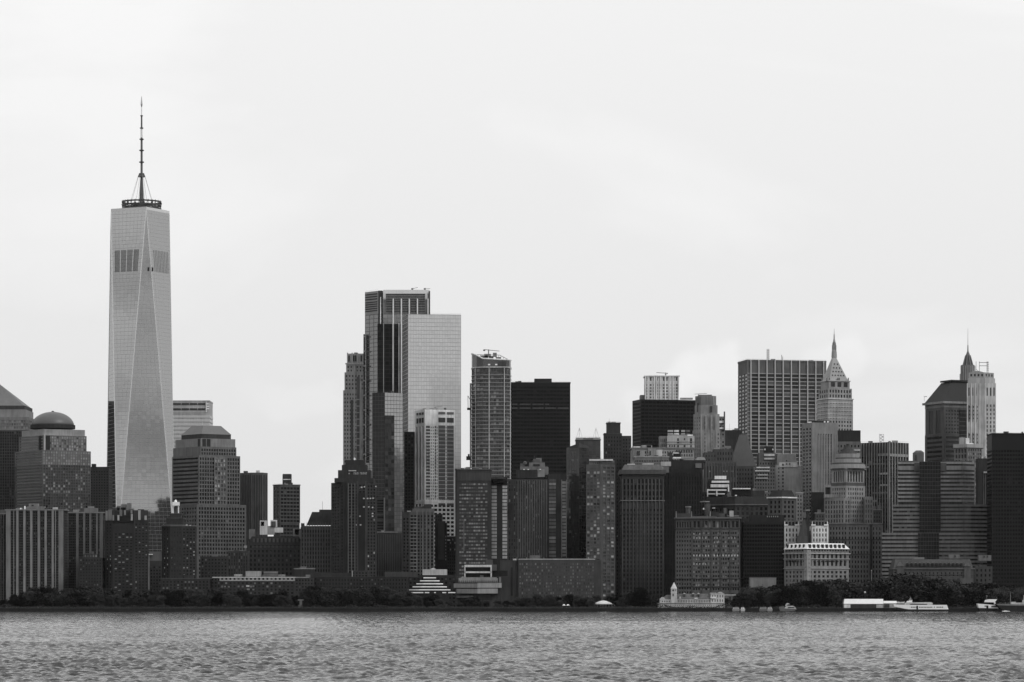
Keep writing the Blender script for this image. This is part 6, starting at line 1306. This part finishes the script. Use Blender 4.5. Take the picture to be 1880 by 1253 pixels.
for x_, yt, g_, lab in ((1588, 1087, 150, 'lamp post with a pale round globe above the white ferry shed'), (1818, 1087, 84, 'lamp post with a dim round globe above the double-deck ferry')):
    t = Bld('street_lamp', lab, 'lamp post', x_, 2622, 'globe lamps in the park'); t.pole('post', x_, yt + 2, 1119, .12, W(70), 2622); t.lathe('globe', x_, 2622, [(.3, yt + 2.6), (1.6, yt + 1.8), (1.9, yt + .6), (1.4, yt - .6), (.3, yt - 1)], W(g_, .4), 10)
t = Bld('flagpole', 'thin pale flagpole rising from the park trees in front of the wide stone base', 'flagpole', 1600, 2690); t.pole('pole', 1600, 1048, 1110, .18, W(110), 2690); t.pole('finial', 1600, 1047, 1048.5, .4, W(140), 2690)

# rooftop clutter: plant boxes, tanks, vents and thin masts on every plain flat roof
rc = random.Random(21)
NOCL = ('dome', 'pyramid', 'hipped', 'supertall', 'tallest', 'mansard', 'pier house', 'shed', 'walkway', 'museum', 'outside the left', 'ziggurat', 'needle', 'art deco', 'rounded glass', 'arched', 'ferry', 'fluted', 'crane', 'hoist', 'tent', 'canop', 'ornate facade', 'windowless', 'sliver')
for q in ALLB:
    if not q.ext or any(w_ in q.r['label'] for w_ in NOCL): continue
    tp = sorted(q.ext, key=lambda e: -e[2])[:3]
    for poly, z0, z1 in tp:
        xs = [p[0] for p in poly]; ys_ = [p[1] for p in poly]; wd = max(xs) - min(xs); dp = max(ys_) - min(ys_)
        if wd < 11 or dp < 7: continue
        if any(e is not None and e[2] > z1 + 1 and min(max(p[0] for p in e[0]), max(xs)) - max(min(p[0] for p in e[0]), min(xs)) > wd * .6 for e in q.ext): continue
        cx_, cy_ = sum(xs) / len(xs), sum(ys_) / len(ys_)
        for k in range(rc.randint(2, 4 + int(wd / 18))):
            bx, by = cx_ + rc.uniform(-.36, .36) * wd, cy_ + rc.uniform(-.3, .15) * dp; bw_, bd, bh = rc.uniform(1.2, 5.5), rc.uniform(1.5, 4), rc.uniform(.7, 2.4)
            g_ = W(rc.choice((52, 66, 84, 110, 140, 44)), .85, .2); m = MB(); t_ = rc.random()
            if t_ < .68:
                m.box(bx - bw_ / 2, bx + bw_ / 2, by, by + bd, z1 + rc.choice((0, .35)), z1 + bh); m.build('rooftop_unit', g_, q.r)
            elif t_ < .85:
                m.tube((bx, by, z1), (bx, by, z1 + bh * .9), bw_ * .28, n=8); m.build('cooling_unit', g_, q.r)
            else:
                m.tube((bx, by, z1), (bx, by, z1 + rc.uniform(3, 8)), .09, n=4); m.build('antenna', METAL, q.r)
        m = MB(); yf = min(ys_) + .5
        for e0, e1 in ((poly[0], poly[1]), (poly[1], poly[2])):
            if abs(e0[0] - e1[0]) < 6: continue
            m.tube((e0[0], e0[1] + .6, z1 + 1.1), (e1[0], e1[1] + .6, z1 + 1.1), .06, n=3)
        if m.f: m.build('guard_rail', METAL, q.r)
# small old roofs packed between the towers
for lab, l, r, t, Y, D, g_, extra in (('narrow grey block with a light parapet just left of the mansard-roofed block', 1378, 1409, 903, 2945, 12, 74, 1), ('small dark stepped block at the foot of the big gridded slab', 1352, 1386, 868, 3085, 14, 60, 2), ('little pale roofed block between windowless pale block and piered brick tower', 1462, 1474, 905, 2985, 10, 96, 0),
        ('dark low roof between fluted tower and the pyramid-roofed block', 1322, 1339, 838, 3060, 9, 50, 1), ('grey narrow block behind the white ornate facade', 1497, 1514, 942, 2830, 10, 58, 1), ('pale thin block with small windows left of the white balcony-band block', 1287, 1300, 903, 2985, 12, 62, 0), ('dim block between the ziggurat-topped tower and the white-finned tower', 1598, 1618, 936, 2900, 12, 52, 2)):
    b = Bld('office_block', lab, 'building', (l + r) / 2, Y); b.tier(flat(l, r, Y, D), t, None, W(g_), G(4.6, 7, .45, .55, GL(.008, .02, .06, .2, .01), 3)); b.bands('parapet', flat(l, r, Y, D), [t - .6], 1.8, W(g_ + 34), .4)
    for k in range(extra): b.blk('roof_hut', l + 4 + k * 9, l + 10 + k * 9, t - 6 - 2 * k, t - .6, W(g_ + 14), Y + 4, 4)
for q in ALLB:
    for ch, pa in (('dormer', 'mansard_roof'), ('dormer_gable', 'mansard_roof'), ('dormer', 'roof'), ('dormer_roof', 'roof'), ('ring_platform', 'mast'), ('mast_collar', 'mast'), ('louvre', 'crown_panel'), ('tank_rim', 'water_tank'), ('roof_window', 'pyramid_roof'), ('lantern_cap', 'lantern_top'), ('lantern_roof', 'lantern'), ('lantern_buttress', 'lantern'), ('arch_heads', 'wall'), ('clock_face', 'spire'), ('railing', 'coping')):
        q.sub(ch, pa)
# ------------------------------------------------------------------ trees
LEAF = []
for gv in (.026, .029, .023):
    m, tr, bb = newmat('leaves')
    gi = tr.nodes.new('ShaderNodeNewGeometry'); rr = tr.nodes.new('ShaderNodeMapRange'); rr.inputs['To Min'].default_value = gv * .55; rr.inputs['To Max'].default_value = gv * 1.7
    tr.links.new(gi.outputs['Random Per Island'], rr.inputs['Value']); tr.links.new(rr.outputs[0], bb.inputs['Base Color'])
    bb.inputs['Roughness'].default_value = .8; bb.inputs['Specular IOR Level'].default_value = .1; LEAF.append(m)
BARK = W(40, .95, .3)
def tree_meshes(seed, h, wd, nclump, nleaf):
    rg = random.Random(seed); t = MB(); c = MB()
    t.tube((0, 0, -.3), (0, 0, h * .45), h * .026, h * .017, 7)
    cl = []
    for k in range(nclump):
        a = rg.uniform(0, 6.28); zz = h * (.10 + .80 * rg.random() ** .8); rel = (zz / h - .10) / .80
        rad = wd * .5 * math.sqrt(max(.05, 1 - (rel * 1.05 - .35) ** 2 / .62)) * rg.uniform(.25, .95)
        p = Vector((rad * math.cos(a), rad * math.sin(a), zz)); cl.append((p, h * rg.uniform(.09, .17)))
    cl.append((Vector((0, 0, h * .92)), h * .09))
    for p, r_ in cl[:9]: t.tube((0, 0, h * rg.uniform(.25, .42)), tuple(p * .9), h * .010, h * .004, 5)
    for p, r_ in cl:
        for j in range(nleaf):
            d = Vector((rg.gauss(0, 1), rg.gauss(0, 1), rg.gauss(0, .8))).normalized() * r_ * rg.uniform(.45, 1.15)
            q = p + d; s = h * rg.uniform(.016, .030); u = Vector((rg.gauss(0, 1), rg.gauss(0, 1), rg.gauss(0, .6))).normalized(); v = u.orthogonal().normalized()
            u = u * s; v = v * s * .8
            c.face([tuple(q - u - v), tuple(q + u - v), tuple(q + u + v), tuple(q - u + v)])
    return t, c
VAR = []
for i in range(9):
    t_, c_ = tree_meshes(100 + i, 14.0, [11, 13, 9.5, 12, 10, 14, 8, 12.5, 11][i] * 1.08, 52, 44)
    r_ = bpy.data.objects.new('shore_tree', None); tm = t_.build('trunk', BARK); cm = c_.build('crown', LEAF[i % 3])
    VAR.append((r_, tm, cm))
TOPX = [0, 14, 40, 75, 98, 108, 125, 150, 200, 250, 290, 330, 375, 400, 430, 470, 520, 545, 575, 620, 700, 735, 760, 790, 825, 850, 875, 930, 1000, 1060, 1100, 1128, 1165, 1200, 1215, 1335, 1350, 1375, 1400, 1440, 1480, 1520, 1545, 1600, 1640, 1670, 1720, 1760, 1800, 1850, 1880]
TOPY = [1097, 1102, 1088, 1079, 1083, 1097, 1085, 1081, 1084, 1090, 1086, 1082, 1090, 1081, 1088, 1090, 1086, 1096, 1080, 1078, 1079, 1086, 1092, 1094, 1094, 1097, 1098, 1101, 1094, 1094, 1096, 1094, 1080, 1086, 1098, 1098, 1090, 1081, 1079, 1074, 1070, 1067, 1066, 1071, 1062, 1056, 1066, 1070, 1074, 1078, 1080]
ZONES = [(20, 'at the left edge of the shore'), (62, 'below the left half of the widest white-piered slab'), (106, 'below the right half of the widest white-piered slab'), (146, 'below the shorter white-piered slab'), (192, 'below the low dark brick block'), (235, 'below the left side of the lit dark brick tower'),
         (274, 'below the right side of the lit dark brick tower'), (330, 'below the lantern-topped tower'), (390, 'below the long low dark brick block'), (460, 'below the left half of the bright white upper storey'), (541, 'below the right half of the bright white upper storey'),
         (608, 'below the ribbed stone block with finials'), (652, 'below the left half of the dark stepped hotel tower'), (692, 'below the right half of the dark stepped hotel tower'), (745, 'between the dark stepped tower and the stepped museum'), (835, 'in front of the stepped museum'), (935, 'in front of the concrete-banded building'),
         (1030, 'before the left half of the broad low block'), (1105, 'before the right half of the broad low block'), (1150, 'between domed tent and the large dark stone block'), (1212, 'below the large dark stone block, left of the pier house'), (1345, 'beside the clock-towered pier house'), (1378, 'right of the pale low wing'), (1430, 'by the plain grey box'),
         (1480, 'below the left face of the arched white building'), (1545, 'below the right face of the arched white building'), (1600, 'behind the left half of the white ferry shed'), (1650, 'behind the right half of the white ferry shed'), (1745, 'behind the long docked ferry'), (1792, 'between the two white ferries'), (1835, 'behind the double-deck ferry'), (2100, 'behind the dark work ship')]
rt = random.Random(11)
used = set(); ntree = 0
def plant(x, yt, Y):
    global ntree
    X0 = X(x, Y); hgt = ZZ(yt, Y) - 2.55
    if hgt < 2.5: return
    i = rt.randrange(len(VAR)); r_, tm, cm = VAR[i]
    if i in used:
        n_ = r_.copy(); COL.objects.link(n_)
        for o in (tm, cm): q = o.copy(); COL.objects.link(q); q.parent = n_
    else:
        used.add(i); n_ = r_; COL.objects.link(n_); tm.parent = n_; cm.parent = n_
    s = hgt / 13.9
    n_.location = (X0, Y, 2.5); n_.rotation_euler = (0, 0, rt.uniform(0, 6.28)); sw_ = s * rt.uniform(1.0, 1.45) if hgt > 7 else s * 1.4
    n_.scale = (sw_, sw_, s)
    for lim, lab in ZONES:
        if x < lim:
            rw = 'frontmost' if Y < 2625 else ('middle-row' if Y < 2650 else 'rear')
            sz = ('low' if hgt < 9 else 'mid-sized' if hgt < 13.5 else 'tall' if hgt < 17.5 else 'towering')
            n_['label'] = '%s %s dark tree %s' % (sz, rw, lab); n_['group'] = 'dark trees ' + lab; break
    n_['category'] = 'tree'; ntree += 1
for rowk, (Y, dt, st) in enumerate(((2617, 5, 16), (2638, -1.5, 19))):
    x = -12 + rowk * 5
    while x < 1900:
        skip = (rowk == 0 and (1203 < x < 1336 or 1085 < x < 1130 or 1540 < x < 1670 or 1028 < x < 1050 or 742 < x < 836 and False)) or (rowk > 0 and 1200 < x < 1240 and rowk == 1 and False)
        if rowk == 0 and 543 < x < 561: skip = True
        if rowk and 1212 < x < 1328: skip = True
        if rowk == 2 and 740 < x < 925: skip = True
        if rowk == 1 and 740 < x < 925: skip = rt.random() < .3
        if not skip:
            yt = float(np.interp(x, TOPX, TOPY)) + dt + rt.uniform(-3.5, 5.5)
            plant(x, yt, Y + rt.uniform(-3, 3) if not (rowk == 0) else Y + rt.uniform(-2, 2))
        x += st * rt.uniform(.75, 1.25)
# deeper park rows on the right
for Y, dt in ((2660, -1.5), (2682, -2)):
    x = 1345
    while x < 1900:
        if not (1370 < x < 1436) or Y < 2670: plant(x, float(np.interp(x, TOPX, TOPY)) + dt + rt.uniform(-2, 6), Y + rt.uniform(-4, 4))
        x += rt.uniform(17, 27)

byl = {}
for o in bpy.data.objects:
    if o.get('category') == 'tree': byl.setdefault(o['label'], []).append(o)
ORD = ['leftmost', 'second from left', 'third from left', 'fourth from left', 'fifth from left', 'sixth from left', 'seventh from left', 'eighth from left']
for lb, os_ in byl.items():
    if len(os_) > 1:
        for k, o in enumerate(sorted(os_, key=lambda o: o.location.x / o.location.y)):
            nl = lb + ', ' + ORD[min(k, 7)]
            if len(nl.split()) > 16: nl = nl.replace(' dark tree', ' tree').replace(' from left', '')
            o['label'] = nl
# shrubs in front
m = MB(); rs = random.Random(5)
for k in range(9000):
    x = rs.uniform(-40, 1920)
    if 1335 < x < 1425 or 1540 < x < 1672: continue
    Y = rs.uniform(2604.5, 2613); s = rs.uniform(.15, .42)
    bump = 1.1 + 1.3 * max(0, math.sin(x * .11) + .6 * math.sin(x * .047 + 1)); z = 2.5 + rs.uniform(0, bump)
    if 1208 < x < 1335: Y = rs.uniform(2606, 2610)
    q = Vector((X(x, Y), Y, z)); u = Vector((rs.gauss(0, 1), rs.gauss(0, 1), rs.gauss(0, 1))).normalized(); v = u.orthogonal().normalized() * s; u = u * s
    m.face([tuple(q - u - v), tuple(q + u - v), tuple(q + u + v), tuple(q - u + v)])
sh = m.build('shrubbery', LEAF[1], None, 'stuff'); sh['label'] = 'low dark shrubs along the top of the seawall'; sh['category'] = 'shrubs'
print('TREES', ntree, 'OBJ', len(bpy.data.objects), 'TRIS', sum(len(o.data.polygons) for o in bpy.data.objects if o.type == 'MESH'))

for q in ALLB:
    n_ = len(q.r['label'].split())
    if n_ > 16 or n_ < 4: print('LABEL', n_, q.r['label'])
if 1:
    for i, a in enumerate(ALLB):
        for b_ in ALLB[i + 1:]:
            for (pa, a0, a1) in a.ext:
                for (pb, b0, b1) in b_.ext:
                    ax = [p[0] for p in pa]; bx = [p[0] for p in pb]; ay = [p[1] for p in pa]; by = [p[1] for p in pb]
                    ox = min(max(ax), max(bx)) - max(min(ax), min(bx)); oy = min(max(ay), max(by)) - max(min(ay), min(by))
                    if ox > 2 and oy > 1: print('OVER', a.r['label'][:50], '|', b_.r['label'][:50], round(ox), round(oy))
